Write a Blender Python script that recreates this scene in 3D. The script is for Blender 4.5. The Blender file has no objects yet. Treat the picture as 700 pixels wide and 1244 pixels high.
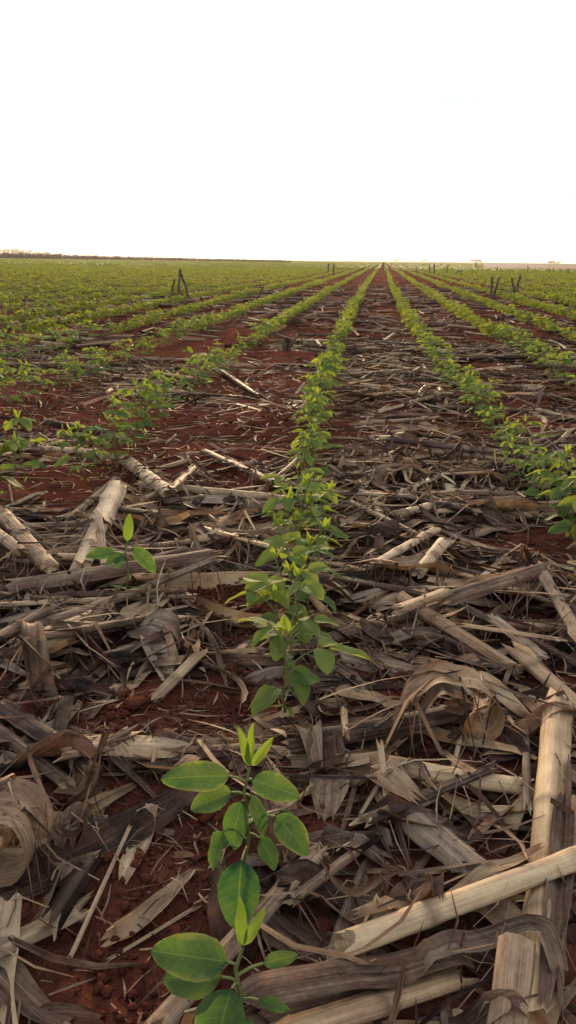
import bpy, math, random
import numpy as np
from mathutils import Matrix, Vector

rng = np.random.default_rng(11)
random.seed(11)
R = math.radians
sc = bpy.context.scene
COL = sc.collection

# ------------------------------------------------------------------ camera
F_PX, CX, CY = 1000.0, 350.0, 622.0          # the photograph is 700 x 1244
H_CAM = 0.50
PITCH, ROLL = R(17.07), R(0.8)
_f = np.array([0, math.cos(PITCH), -math.sin(PITCH)])
_r0 = np.array([1.0, 0, 0])
_u0 = np.array([0, math.sin(PITCH), math.cos(PITCH)])
_r = _r0 * math.cos(ROLL) + _u0 * math.sin(ROLL)
_u = _u0 * math.cos(ROLL) - _r0 * math.sin(ROLL)
cam_d = bpy.data.cameras.new('camera')
cam = bpy.data.objects.new('camera', cam_d)
COL.objects.link(cam)
cam_d.sensor_fit = 'VERTICAL'
cam_d.angle = 2 * math.atan(622 / F_PX)
cam_d.clip_start = 0.02
cam_d.clip_end = 9000
cam.matrix_world = Matrix(((_r[0], _u[0], -_f[0], 0), (_r[1], _u[1], -_f[1], 0), (_r[2], _u[2], -_f[2], H_CAM), (0, 0, 0, 1)))
sc.camera = cam

# ------------------------------------------------------------------ sky, sun, exposure
SUN_EL, SUN_AZ = R(9.0), R(-3.0)             # azimuth from +Y (straight ahead), positive to the right
WISP = (7.7, 7.0, 11.7)
world = bpy.data.worlds.new('World')
sc.world = world
world.use_nodes = True
wn, wl = world.node_tree.nodes, world.node_tree.links
wn.clear()
wo = wn.new('ShaderNodeOutputWorld'); wb = wn.new('ShaderNodeBackground')
sky = wn.new('ShaderNodeTexSky')
sky.sky_type = 'NISHITA'; sky.sun_disc = False
sky.sun_elevation = SUN_EL; sky.sun_rotation = SUN_AZ
sky.air_density = 1.0; sky.dust_density = 2.5; sky.ozone_density = 1.0
# a thin high veil of cloud over the whole sky
wtc = wn.new('ShaderNodeTexCoord'); wmap = wn.new('ShaderNodeMapping'); wmap.inputs['Scale'].default_value = (1.2, 1.2, 6.0)
wno = wn.new('ShaderNodeTexNoise'); wno.inputs['Scale'].default_value = 1.7; wno.inputs['Detail'].default_value = 5
wrm = wn.new('ShaderNodeMapRange'); wrm.inputs[1].default_value = 0.3; wrm.inputs[2].default_value = 0.7
wrm.inputs[3].default_value = 0.55; wrm.inputs[4].default_value = 0.85
wmix = wn.new('ShaderNodeMix'); wmix.data_type = 'RGBA'
wmix.inputs[7].default_value = (9.0, 9.0, 9.2, 1)
wl.new(wtc.outputs['Generated'], wmap.inputs['Vector']); wl.new(wmap.outputs[0], wno.inputs['Vector'])
wl.new(wno.outputs[0], wrm.inputs[0]); wl.new(wrm.outputs[0], wmix.inputs[0])
wl.new(sky.outputs[0], wmix.inputs[6])
wmap2 = wn.new('ShaderNodeMapping'); wmap2.inputs['Scale'].default_value = (2.2, 2.2, 18.0); wmap2.inputs['Location'].default_value = WISP
wno2 = wn.new('ShaderNodeTexNoise'); wno2.inputs['Scale'].default_value = 1.0; wno2.inputs['Detail'].default_value = 6
wrm2 = wn.new('ShaderNodeMapRange'); wrm2.inputs[1].default_value = .51; wrm2.inputs[2].default_value = .66; wrm2.inputs[4].default_value = 1.0
wmix2 = wn.new('ShaderNodeMix'); wmix2.data_type = 'RGBA'; wmix2.inputs[7].default_value = (5.9, 6.5, 7.0, 1)
wl.new(wtc.outputs['Generated'], wmap2.inputs['Vector']); wl.new(wmap2.outputs[0], wno2.inputs['Vector']); wl.new(wno2.outputs[0], wrm2.inputs[0])
wl.new(wrm2.outputs[0], wmix2.inputs[0]); wl.new(wmix.outputs[2], wmix2.inputs[6]); wl.new(wmix2.outputs[2], wb.inputs['Color'])
wb.inputs['Strength'].default_value = 0.10
wl.new(wb.outputs[0], wo.inputs['Surface'])
sun_d = bpy.data.lights.new('sun', 'SUN')
sun_d.energy = 4.2; sun_d.angle = R(8.0); sun_d.color = (1.0, 0.72, 0.45)
sun = bpy.data.objects.new('sun', sun_d); COL.objects.link(sun)
sd = Vector((math.sin(SUN_AZ) * math.cos(SUN_EL), math.cos(SUN_AZ) * math.cos(SUN_EL), math.sin(SUN_EL)))
sun.rotation_euler = sd.to_track_quat('Z', 'Y').to_euler()
vs = sc.view_settings
vs.view_transform = 'Standard'; vs.look = 'None'; vs.gamma = 1.0; vs.use_curve_mapping = False
vs.exposure = 0.55
sc.cycles.max_bounces = 6
sc.cycles.transparent_max_bounces = 6

# ------------------------------------------------------------------ pixel helpers, noise, mesh helpers
def ray(u, v):
    d = _f * F_PX + _r * (u - CX) - _u * (v - CY)
    return d / np.linalg.norm(d)
def P(u, v, z=0.0):                          # pixel -> point on the level z
    d = ray(u, v); t = (z - H_CAM) / d[2]
    return np.array([0, 0, H_CAM]) + d * t
def PY(u, v, y):                             # pixel -> point on the upright plane at distance y
    d = ray(u, v); t = y / d[1]
    return np.array([0, 0, H_CAM]) + d * t

def _hash(ix, iy, s):
    n = (ix.astype(np.int64) * 374761393 + iy.astype(np.int64) * 668265263 + s * 974634541) & 0x7fffffff
    n = ((n ^ (n >> 13)) * 1274126177) & 0x7fffffff
    n = n ^ (n >> 16)
    return (n & 0xffff) / 65535.0
def vnoise(x, y, s=0):
    x = np.asarray(x, float); y = np.asarray(y, float)
    ix, iy = np.floor(x), np.floor(y)
    fx, fy = x - ix, y - iy
    fx = fx * fx * (3 - 2 * fx); fy = fy * fy * (3 - 2 * fy)
    a = _hash(ix, iy, s); b = _hash(ix + 1, iy, s); c = _hash(ix, iy + 1, s); d = _hash(ix + 1, iy + 1, s)
    return (a * (1 - fx) + b * fx) * (1 - fy) + (c * (1 - fx) + d * fx) * fy

def row_x(y):                                # the middle soybean row bends slightly to the right as it runs away
    y = np.asarray(y, float)
    tab_y = [0.0, 0.42, 0.7, 1.08, 1.68, 2.41, 4.12, 7.4, 15.5]
    tab_x = [-0.055, -0.031, -0.008, 0.012, 0.043, 0.088, 0.215, 0.515, 1.34]
    return np.where(y > 15.5, 1.34 + (y - 15.5) * 0.107, np.interp(y, tab_y, tab_x))
ROW = 0.5

def ground_z(x, y, fine=True):
    x = np.asarray(x, float); y = np.asarray(y, float)
    r = np.hypot(x, y)
    off = (x - row_x(y)) / ROW
    z = -0.006 * np.cos(2 * np.pi * off) * np.clip(1 - r / 25, 0, 1)
    z = z + (vnoise(x / .45, y / .45, 1) - .5) * .022 + (vnoise(x / .13, y / .13, 2) - .5) * .016 * np.clip(1.3 - r / 12, 0, 1)
    if fine:
        z = z + (vnoise(x / .045, y / .045, 3) - .5) * .012 * np.clip(1.2 - r / 6, 0, 1) + (vnoise(x / .017, y / .017, 4) - .5) * .006 * np.clip(1.2 - r / 3, 0, 1)
    return z

def mesh_np(name, V, quads=None, tris=None, uv=None, tint=None, mat=None, smooth=True):
    me = bpy.data.meshes.new(name)
    V = np.ascontiguousarray(V, dtype=np.float32)
    q = np.zeros((0, 4), np.int32) if quads is None or len(quads) == 0 else np.asarray(quads, np.int32)
    t = np.zeros((0, 3), np.int32) if tris is None or len(tris) == 0 else np.asarray(tris, np.int32)
    loops = np.concatenate([q.ravel(), t.ravel()])
    starts = np.concatenate([np.arange(len(q)) * 4, len(q) * 4 + np.arange(len(t)) * 3]).astype(np.int32)
    me.vertices.add(len(V)); me.vertices.foreach_set('co', V.ravel())
    me.loops.add(len(loops)); me.loops.foreach_set('vertex_index', loops)
    me.polygons.add(len(q) + len(t)); me.polygons.foreach_set('loop_start', starts)
    me.update(calc_edges=True)
    if uv is not None:
        l = me.uv_layers.new(name='UVMap')
        l.data.foreach_set('uv', np.ascontiguousarray(np.asarray(uv, np.float32)[loops]).ravel())
    if tint is not None:
        a = me.color_attributes.new('tint', 'FLOAT_COLOR', 'POINT')
        a.data.foreach_set('color', np.ascontiguousarray(tint, dtype=np.float32).ravel())
    if smooth:
        me.polygons.foreach_set('use_smooth', np.ones(len(me.polygons), bool))
    if mat: me.materials.append(mat)
    return me
def link(name, data, parent=None, label=None, cat=None, group=None, kind=None, loc=None, rz=0.0, scale=None):
    o = bpy.data.objects.new(name, data); COL.objects.link(o)
    if parent: o.parent = parent
    if loc is not None: o.location = loc
    if rz: o.rotation_euler = (0, 0, rz)
    if scale: o.scale = (scale,) * 3
    if label: o['label'] = label
    if cat: o['category'] = cat
    if group: o['group'] = group
    if kind: o['kind'] = kind
    return o
class Bag:                                   # collects pieces that end up in one mesh
    def __init__(s): s.V, s.Q, s.T, s.UV, s.C, s.n = [], [], [], [], [], 0
    def add(s, V, Q=None, T=None, UV=None, C=None):
        V = np.asarray(V, float)
        s.V.append(V)
        if Q is not None and len(Q): s.Q.append(np.asarray(Q) + s.n)
        if T is not None and len(T): s.T.append(np.asarray(T) + s.n)
        s.UV.append(np.zeros((len(V), 2)) if UV is None else np.asarray(UV))
        s.C.append(np.ones((len(V), 4)) * .5 if C is None else np.asarray(C))
        s.n += len(V)
    def mesh(s, name, mat, smooth=True):
        return mesh_np(name, np.concatenate(s.V), np.concatenate(s.Q) if s.Q else None, np.concatenate(s.T) if s.T else None,
                       np.concatenate(s.UV), np.concatenate(s.C), mat, smooth)
_ONES = ['', 'first', 'second', 'third', 'fourth', 'fifth', 'sixth', 'seventh', 'eighth', 'ninth', 'tenth', 'eleventh', 'twelfth', 'thirteenth',
         'fourteenth', 'fifteenth', 'sixteenth', 'seventeenth', 'eighteenth', 'nineteenth']
_TENS = {20: 'twent', 30: 'thirt', 40: 'fort', 50: 'fift', 60: 'sixt', 70: 'sevent', 80: 'eight', 90: 'ninet'}
def ordinal(n):
    if n >= 100: return 'hundredth' if n == 100 else 'hundred-and-' + ordinal(n - 100)
    if n < 20: return _ONES[n]
    t, o = n // 10 * 10, n % 10
    return _TENS[t] + ('ieth' if o == 0 else 'y-' + _ONES[o])

# ------------------------------------------------------------------ materials
class NT:
    def __init__(s, name):
        s.m = bpy.data.materials.new(name); s.m.use_nodes = True
        s.t = s.m.node_tree; s.t.nodes.clear()
        s.out = s.n('ShaderNodeOutputMaterial')
    def n(s, typ, **kw):
        x = s.t.nodes.new(typ)
        for k, v in kw.items(): setattr(x, k, v)
        return x
    def l(s, a, b): s.t.links.new(a, b)
    def math(s, op, a, b=None, c=None):
        x = s.n('ShaderNodeMath', operation=op)
        for i, v in enumerate((a, b, c)):
            if v is None: continue
            if isinstance(v, (int, float)): x.inputs[i].default_value = v
            else: s.l(v, x.inputs[i])
        return x.outputs[0]
    def noise(s, vec, scale, detail=3.0, rough=.55):
        x = s.n('ShaderNodeTexNoise'); x.inputs['Scale'].default_value = scale
        x.inputs['Detail'].default_value = detail; x.inputs['Roughness'].default_value = rough
        if vec is not None: s.l(vec, x.inputs['Vector'])
        return x.outputs[0]
    def mapped(s, vec, sca):
        x = s.n('ShaderNodeMapping'); x.inputs['Scale'].default_value = sca; s.l(vec, x.inputs['Vector']); return x.outputs[0]
    def ramp(s, fac, stops):
        x = s.n('ShaderNodeValToRGB'); cr = x.color_ramp
        while len(cr.elements) < len(stops): cr.elements.new(.5)
        for e, (p, c) in zip(cr.elements, stops): e.position = p; e.color = (*c, 1)
        s.l(fac, x.inputs[0]); return x.outputs[0]
    def mix(s, fac, a, b, mode='MIX'):
        x = s.n('ShaderNodeMix', data_type='RGBA', blend_type=mode)
        for i, v in ((0, fac), (6, a), (7, b)):
            if isinstance(v, (int, float)): x.inputs[i].default_value = v
            elif isinstance(v, tuple): x.inputs[i].default_value = (*v, 1)
            else: s.l(v, x.inputs[i])
        return x.outputs[2]
    def bump(s, h, strength, dist):
        x = s.n('ShaderNodeBump'); x.inputs['Strength'].default_value = strength; x.inputs['Distance'].default_value = dist
        s.l(h, x.inputs['Height']); return x.outputs[0]
    def bsdf(s, col, rough, bump=None, spec=.3):
        b = s.n('ShaderNodeBsdfPrincipled')
        if isinstance(col, tuple): b.inputs['Base Color'].default_value = (*col, 1)
        else: s.l(col, b.inputs['Base Color'])
        if isinstance(rough, (int, float)): b.inputs['Roughness'].default_value = rough
        else: s.l(rough, b.inputs['Roughness'])
        b.inputs['Specular IOR Level'].default_value = spec
        if bump is not None: s.l(bump, b.inputs['Normal'])
        return b.outputs[0]
    def translucent(s, shader, col, fac, bump=None):
        tr = s.n('ShaderNodeBsdfTranslucent')
        if isinstance(col, tuple): tr.inputs[0].default_value = (*col, 1)
        else: s.l(col, tr.inputs[0])
        mx = s.n('ShaderNodeMixShader'); mx.inputs[0].default_value = fac
        s.l(shader, mx.inputs[1]); s.l(tr.outputs[0], mx.inputs[2]); return mx.outputs[0]
    def done(s, shader): s.l(shader, s.out.inputs['Surface']); return s.m

def residue_mat(name, translucent=0.0, rough=.62, patch=.75, dirt_max=.62, dirt_lo=.46):
    # tint: r lightness, g warmth, b bare pith / rust, a dark node band
    s = NT(name)
    at = s.n('ShaderNodeAttribute', attribute_name='tint')
    sp = s.n('ShaderNodeSeparateColor'); s.l(at.outputs['Color'], sp.inputs[0])
    uv = s.n('ShaderNodeUVMap').outputs[0]
    pos = s.n('ShaderNodeNewGeometry').outputs['Position']
    st1 = s.noise(s.mapped(uv, (900, 14, 1)), 1.0, 2)
    st2 = s.noise(s.mapped(uv, (260, 5, 1)), 1.0, 3)
    pat = s.noise(s.mapped(uv, (45, 16, 1)), 1.0, 4, .6)
    spots = s.noise(pos, 220.0, 2)
    f = s.math('MULTIPLY_ADD', s.math('SUBTRACT', st1, .5), .45, sp.outputs[0])
    f = s.math('MULTIPLY_ADD', s.math('SUBTRACT', st2, .5), .55, f)
    f = s.math('MULTIPLY_ADD', s.math('SUBTRACT', pat, .5), patch, f)
    f = s.math('MULTIPLY_ADD', s.math('SUBTRACT', spots, .5), .20, f)
    col = s.ramp(f, [(0.06, (.010, .0065, .0055)), (.28, (.044, .029, .023)), (.48, (.155, .110, .084)), (.72, (.36, .275, .192)), (1.0, (.58, .49, .34))])
    col = s.mix(sp.outputs[1], s.mix(.55, col, s.mix(1.0, col, (.80, .90, 1.02), 'MULTIPLY')), s.mix(1.0, col, (1.12, .92, .72), 'MULTIPLY'))
    dirt = s.noise(pos, 26.0, 4, .6)
    dm = s.n('ShaderNodeMapRange'); s.l(dirt, dm.inputs[0]); dm.inputs[1].default_value = dirt_lo; dm.inputs[2].default_value = .72; dm.inputs[4].default_value = dirt_max
    col = s.mix(dm.outputs[0], col, (.150, .066, .048))
    col = s.mix(sp.outputs[2], col, s.ramp(pat, [(.3, (.34, .12, .04)), (.55, (.58, .44, .27)), (.7, (.66, .58, .42))]))
    col = s.mix(s.math('MULTIPLY', at.outputs['Alpha'], .8), col, (.035, .022, .017))
    h = s.math('ADD', s.math('MULTIPLY', st1, .6), s.math('ADD', st2, s.math('MULTIPLY', pat, .8)))
    bm = s.bump(h, .55, .0016)
    sh = s.bsdf(col, rough, bm, .06)
    if translucent: sh = s.translucent(sh, s.mix(1.0, col, (1.0, .8, .5), 'MULTIPLY'), translucent)
    return s.done(sh)
M = {}
M['stalk'] = residue_mat('weathered_corn_stalk', 0, .65, .42, .30)
M['husk'] = residue_mat('dry_corn_leaf', .16, .66)
M['dusty'] = residue_mat('dust_covered_litter', .1, .75, .7, .75, .40)

def soil_mat():
    s = NT('red_soil')
    pos = s.n('ShaderNodeNewGeometry').outputs['Position']
    n0 = s.noise(pos, 2.2, 4, .6); n1 = s.noise(pos, 7.0, 6, .65); n2 = s.noise(pos, 90.0, 5, .7); n3 = s.noise(pos, 420.0, 3)
    f = s.math('ADD', s.math('MULTIPLY_ADD', n0, .35, s.math('MULTIPLY', n1, .3)), s.math('ADD', s.math('MULTIPLY', n2, .25), s.math('MULTIPLY', n3, .10)))
    col = s.ramp(f, [(.34, (.046, .0155, .0108)), (.5, (.148, .049, .033)), (.66, (.26, .098, .066))])
    bm = s.bump(s.math('ADD', n2, s.math('MULTIPLY', n3, .8)), 1.0, .012)
    return s.done(s.bsdf(col, 1.0, bm, .0))
M['soil'] = soil_mat()

def leaf_mat(name, young=False, far=False):
    # tint: r darkness of the leaf, g yellowing at the rim
    s = NT(name)
    at = s.n('ShaderNodeAttribute', attribute_name='tint')
    sp = s.n('ShaderNodeSeparateColor'); s.l(at.outputs['Color'], sp.inputs[0])
    pos = s.n('ShaderNodeNewGeometry').outputs['Position']
    if young: a, b = (.080, .150, .030), (.18, .24, .046)
    elif far: a, b = (.085, .140, .030), (.185, .230, .052)
    else: a, b = (.024, .078, .036), (.175, .232, .054)
    n = s.noise(pos, 60.0, 3)
    f = s.math('MULTIPLY_ADD', s.math('SUBTRACT', n, .5), .5, sp.outputs[0])
    col = s.mix(f, a, b)
    if not far:
        uv = s.n('ShaderNodeUVMap').outputs[0]
        su = s.n('ShaderNodeSeparateXYZ'); s.l(uv, su.inputs[0])
        ax = s.math('ABSOLUTE', su.outputs[0])                       # 0 at the midrib, 1 at the rim
        ph = s.math('SUBTRACT', su.outputs[1], s.math('MULTIPLY', ax, .16))
        vein = s.math('ABSOLUTE', s.math('SUBTRACT', s.math('FRACT', s.math('MULTIPLY', ph, 8.0)), .5))
        vm = s.n('ShaderNodeMapRange'); s.l(vein, vm.inputs[0]); vm.inputs[1].default_value = .0; vm.inputs[2].default_value = .09
        vm.inputs[3].default_value = .16; vm.inputs[4].default_value = 0
        mm = s.n('ShaderNodeMapRange'); s.l(ax, mm.inputs[0]); mm.inputs[1].default_value = .0; mm.inputs[2].default_value = .07
        mm.inputs[3].default_value = .38; mm.inputs[4].default_value = 0
        vv = s.math('MAXIMUM', vm.outputs[0], mm.outputs[0])
        col = s.mix(vv, col, (.17, .26, .085))
        blot = s.noise(pos, 95.0, 3)
        rim = s.n('ShaderNodeMapRange'); s.l(s.math('MULTIPLY_ADD', s.math('SUBTRACT', blot, .5), .9, ax), rim.inputs[0])
        rim.inputs[1].default_value = .75; rim.inputs[2].default_value = 1.05
        col = s.mix(s.math('MULTIPLY', s.math('MULTIPLY', rim.outputs[0], sp.outputs[1]), .42), col, (.26, .28, .11))
        sn = s.n('ShaderNodeMapRange'); s.l(s.noise(pos, 330.0, 2), sn.inputs[0]); sn.inputs[1].default_value = .70; sn.inputs[2].default_value = .76; sn.inputs[4].default_value = .7
        col = s.mix(sn.outputs[0], col, (.15, .09, .04))
        bm = s.bump(s.math('ADD', s.math('MULTIPLY_ADD', vein, -.25, s.math('MULTIPLY', vv, 1.2)), s.math('ADD', s.math('MULTIPLY', s.noise(pos, 140.0, 3), .9), s.math('MULTIPLY', blot, .8))), .26, -.003)
    else: bm = None
    sh = s.bsdf(col, .62 if far else .68, bm, .1 if far else .12)
    tc = s.mix(1.0, col, (2.3, 1.9, .75), 'MULTIPLY')
    return s.done(s.translucent(sh, tc, .48))
M['leaf'] = leaf_mat('soybean_leaf')
M['young'] = leaf_mat('young_soybean_leaf', young=True)
M['far_leaf'] = leaf_mat('distant_soybean_leaf', far=True)
def plain(name, a, b, scale, rough=.8):
    s = NT(name); pos = s.n('ShaderNodeNewGeometry').outputs['Position']
    n = s.noise(pos, scale, 4)
    return s.done(s.bsdf(s.ramp(n, [(.3, a), (.7, b)]), rough, None, .2))
M['stem'] = plain('soybean_stem', (.085, .13, .035), (.16, .17, .06), 120, .55)
M['bare'] = plain('bare_pinkish_field', (.13, .075, .055), (.19, .115, .085), .25)
M['farfield'] = plain('far_green_field', (.055, .085, .024), (.10, .125, .036), .12)
M['treeleaf'] = plain('tree_leaf', (.03, .05, .018), (.07, .095, .035), .8)
M['bark'] = plain('tree_bark', (.06, .045, .035), (.12, .09, .07), 3)
M['deadstalk'] = plain('standing_dead_stalk', (.045, .028, .022), (.16, .115, .085), 30)

# ------------------------------------------------------------------ ground
fr = np.radians(np.arange(-44, 44.01, .2))
rest = np.radians(np.arange(54, 316, 10.0))
ang = np.concatenate([fr, rest])
rad = np.concatenate([[.12], np.geomspace(.25, 8, 430), np.geomspace(8.2, 4000, 110)])
A, RR = np.meshgrid(ang, rad)
GX, GY = RR * np.sin(A), RR * np.cos(A)
GZ = ground_z(GX, GY)
nA, nR = len(ang), len(rad)
idx = np.arange(nA * nR).reshape(nR, nA)
nx_ = np.roll(idx, -1, axis=1)
gq = np.stack([idx[:-1], idx[1:], nx_[1:], nx_[:-1]], -1).reshape(-1, 4)
GV = np.stack([GX, GY, GZ], -1).reshape(-1, 3)
GV = np.concatenate([GV, [[0, 0, -.002]]])
gt = np.stack([np.full(nA, nA * nR), idx[0], np.roll(idx[0], -1)], -1)
link('ground', mesh_np('ground', GV, gq, gt, mat=M['soil']), kind='structure')

# height map on which the litter is laid, piece by piece
HX0, HX1, HY0, HY1, HS = -2.7, 3.2, .15, 7.2, .006
hx = np.arange(HX0, HX1, HS); hy = np.arange(HY0, HY1, HS)
HM = ground_z(*np.meshgrid(hx, hy, indexing='ij'))
GM = HM.copy()
KEEP = np.zeros(HM.shape, bool); MASKING = [False]
def kept(x, y):
    i = np.clip(np.rint((np.asarray(x) - HX0) / HS).astype(int), 0, HM.shape[0] - 1); j = np.clip(np.rint((np.asarray(y) - HY0) / HS).astype(int), 0, HM.shape[1] - 1)
    return bool(KEEP[i, j].any())
def hq(x, y):
    x = np.asarray(x); y = np.asarray(y)
    i = np.rint((x - HX0) / HS).astype(int); j = np.rint((y - HY0) / HS).astype(int)
    ok = (i >= 0) & (j >= 0) & (i < HM.shape[0]) & (j < HM.shape[1])
    h = HM[np.clip(i, 0, HM.shape[0] - 1), np.clip(j, 0, HM.shape[1] - 1)]
    return h if ok.all() else np.where(ok, h, ground_z(x, y))
def stamp(x, y, z):
    i = np.rint((x - HX0) / HS).astype(int).ravel(); j = np.rint((y - HY0) / HS).astype(int).ravel(); z = np.asarray(z).ravel()
    ok = (i >= 0) & (j >= 0) & (i < HM.shape[0]) & (j < HM.shape[1])
    np.maximum.at(HM, (i[ok], j[ok]), z[ok])
    if MASKING[0]: KEEP[i[ok], j[ok]] = True

BARE = [(*P(u, v)[:2], rx, ry) for u, v, rx, ry in (
    (150, 1100, .075, .06), (185, 1190, .055, .04), (200, 1040, .035, .03), (180, 880, .075, .05), (250, 860, .06, .05), (260, 1010, .03, .04), (60, 590, .16, .22), (110, 570, .2, .2), (200, 520, .22, .3),
    (60, 505, .3, .4), (330, 735, .05, .06), (290, 590, .05, .09), (300, 545, .12, .2), (320, 470, .3, .5), (230, 420, .4, .7), (270, 720, .05, .07),
    (310, 640, .03, .05), (690, 500, .3, .3), (670, 660, .15, .08))]
def cover(x, y):
    c = np.interp(y, [1.2, 2.4], [.25, -.12]) + np.interp(y, [1.2, 2.4], [1.5, 2.0]) * vnoise(x / .33 + 9, y / .5, 21)
    off = (x - row_x(y)) / ROW
    d = np.abs(off - np.rint(off))
    c = c - .55 * np.clip(1 - d / .14, 0, 1) * np.clip((y - .9) / 1.2, 0, 1)
    lft = np.clip((-.1 - off) / .5, 0, 1)                     # the strips left of the middle row are barer
    c = c - .25 * lft * np.clip((y - 1.2) / 1.0, 0, 1)
    right = (off > 0.05) & (off < 1.0)
    c = c + np.where(right, .35, 0) * np.interp(y, [2, 8], [1, .3])
    c = c * np.interp(y, [1.3, 3.0], [1, .8])
    for bx, by, rx, ry in BARE:
        c = c - (1.3 if by < 1.5 else .6) * np.clip(1.5 - ((x - bx) / rx) ** 2 - ((y - by) / ry) ** 2, 0, 1)
    return np.clip(c, 0, 1)
def in_view(x, y, m=.12): return abs(x) < .365 * y + m
def spot(y0, y1, m=.25, yaw=0.0, L=0.0):
    while True:
        y = math.sqrt(rng.uniform(y0 * y0, y1 * y1))
        x = rng.uniform(-1, 1) * (.37 * y + m)
        e = np.array([-.42, 0, .42]) * L
        if rng.random() < float(cover(x + e * math.cos(yaw), y + e * math.sin(yaw)).min()): return x, y

# ------------------------------------------------------------------ corn residue builders
def tint_of(light, warm, n, pith=0.0):
    c = np.zeros((n, 4)); c[:, 0] = light; c[:, 1] = warm; c[:, 2] = pith
    return c
def rest_line(xs, ys, t, half_w=.0):
    """height of a stiff straight piece lying on whatever is already there"""
    h = hq(xs, ys)
    if half_w:
        dx, dy = xs[-1] - xs[0], ys[-1] - ys[0]; n = math.hypot(dx, dy) + 1e-9
        for s_ in (-.6, .6):
            h = np.maximum(h, hq(xs - dy / n * half_w * s_, ys + dx / n * half_w * s_) - half_w * .2)
    best = None
    L = t < 0; Rr = t >= 0
    # supporting line: lowest line above all heights that carries the middle
    for i in np.nonzero(L)[0]:
        sl = (h[Rr] - h[i]) / (t[Rr] - t[i])
        b = sl.max(); z0 = h[i] - b * t[i]
        if best is None or z0 > best[0]: best = (z0, b)
    z0, b = best
    lim = .08 if t[-1] > .12 else .22
    if abs(b) > lim:
        b = math.copysign(lim, b); z0 = float(np.percentile(h - b * t, 85))
    return z0, b
def stalk_geo(p0, p1, r0, r1, sides=10, seg=.016, light=.6, warm=.5, bend=0.0, nodes=True, rough_end=.012, drop=True, squash=.74, sink=.2, curve_y=None):
    """a broken piece of corn stalk from p0 to p1 (xy), laid on the height map; returns V, Q, T, UV, C"""
    p0 = np.array(p0, float); p1 = np.array(p1, float)
    L = float(np.hypot(*(p1 - p0)[:2])); n = max(5, int(L / seg))
    tt = np.linspace(0, 1, n + 1)
    d = (p1 - p0)[:2] / L; perp = np.array([-d[1], d[0]])
    off = bend * L * (1 - (2 * tt - 1) ** 2)
    xy = p0[:2] + np.outer(tt, (p1 - p0)[:2]) + np.outer(off, perp)
    r = r0 + (r1 - r0) * tt
    if drop:
        t = (tt - .5) * L
        z0, b = rest_line(xy[:, 0], xy[:, 1], t, max(r0, r1))
        zc = z0 + b * t + r * squash * (1 - sink)
    else: zc = p0[2] + (p1[2] - p0[2]) * tt
    # nodes: a swollen dark ring every 9 to 17 cm
    dark = np.zeros(n + 1); bulge = np.ones(n + 1)
    if nodes:
        s = rng.uniform(.02, .12)
        while s < L:
            k = int(round(s / L * n))
            dark[k] = rng.uniform(.5, .9); bulge[k] = 1.13
            if 0 < k < n: bulge[k - 1] = 1.05; bulge[k + 1] = max(bulge[k + 1], .97)
            s += rng.uniform(.09, .17)
    th = np.linspace(0, 2 * np.pi, sides, endpoint=False)
    prof = 1 + .05 * rng.standard_normal(sides); g = int(rng.integers(sides)); prof[g] *= .68; prof[(g + 1) % sides] *= .9; prof[(g + sides // 2) % sides] *= .84
    flat = rng.uniform(.8, 1.0)
    V = np.zeros((n + 1, sides, 3))
    jag0 = rng.uniform(-1, 1, sides) * rough_end; jag1 = rng.uniform(-1, 1, sides) * rough_end
    wob = 1 + .05 * (vnoise(tt * L / .03 + rng.uniform(0, 99), tt * 0, 7) - .5)
    rr = r * bulge * wob
    for k in range(sides):
        la = np.cos(th[k]) * rr * prof[k]; up = np.sin(th[k]) * rr * prof[k] * squash * flat
        V[:, k, 0] = xy[:, 0] + perp[0] * la; V[:, k, 1] = xy[:, 1] + perp[1] * la; V[:, k, 2] = zc + up
        V[0, k, :2] -= d * jag0[k]; V[-1, k, :2] += d * jag1[k]
    Vf = V.reshape(-1, 3)
    i = np.arange((n + 1) * sides).reshape(n + 1, sides); j = np.roll(i, -1, 1)
    Q = np.stack([i[:-1], j[:-1], j[1:], i[1:]], -1).reshape(-1, 4)
    ou = rng.uniform(0, 5)
    UV = np.stack([np.broadcast_to(ou + np.minimum(th, 2 * np.pi - th) * r0, (n + 1, sides)), np.broadcast_to((ou + tt * L)[:, None], (n + 1, sides))], -1).reshape(-1, 2)
    C = tint_of(light, warm, len(Vf)).reshape(n + 1, sides, 4)
    C[:, :, 3] = dark[:, None]
    C[:, :, 0] += (vnoise(tt * L / .07 + ou * 9, tt * 0 + ou, 8) - .5)[:, None] * .3
    C = C.reshape(-1, 4)
    caps = []; Tn = []
    for e in (0, n):
        ring = V[e]; cen = ring.mean(0) + np.array([*(d * (1 if e == 0 else -1) * r0 * .5), 0])
        base = len(Vf) + sum(len(c) for c in caps)
        caps.append(np.concatenate([ring, [cen]]))
        for k in range(sides):
            a, b2 = base + k, base + (k + 1) % sides
            Tn.append((a, base + sides, b2) if e == 0 else (a, b2, base + sides))
    cv = np.concatenate(caps)
    cc = tint_of(.42, .6, len(cv), rng.uniform(.25, .7)); cu = np.stack([cv[:, 0] + cv[:, 2], cv[:, 1]], -1)
    # leave the height map as the piece leaves it
    if drop:
        w = max(r0, r1); lat = np.arange(-w, w + HS * .5, HS * .8)
        fine = np.linspace(0, 1, max(3, int(L / (HS * .8))))
        fx = np.interp(fine, tt, xy[:, 0]); fy = np.interp(fine, tt, xy[:, 1]); fz = np.interp(fine, tt, zc); frr = np.interp(fine, tt, rr)
        X = fx[:, None] + perp[0] * lat; Y = fy[:, None] + perp[1] * lat
        Z = fz[:, None] + np.sqrt(np.clip(frr[:, None] ** 2 - lat ** 2, 0, 1)) * squash
        stamp(X, Y, Z)
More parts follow.
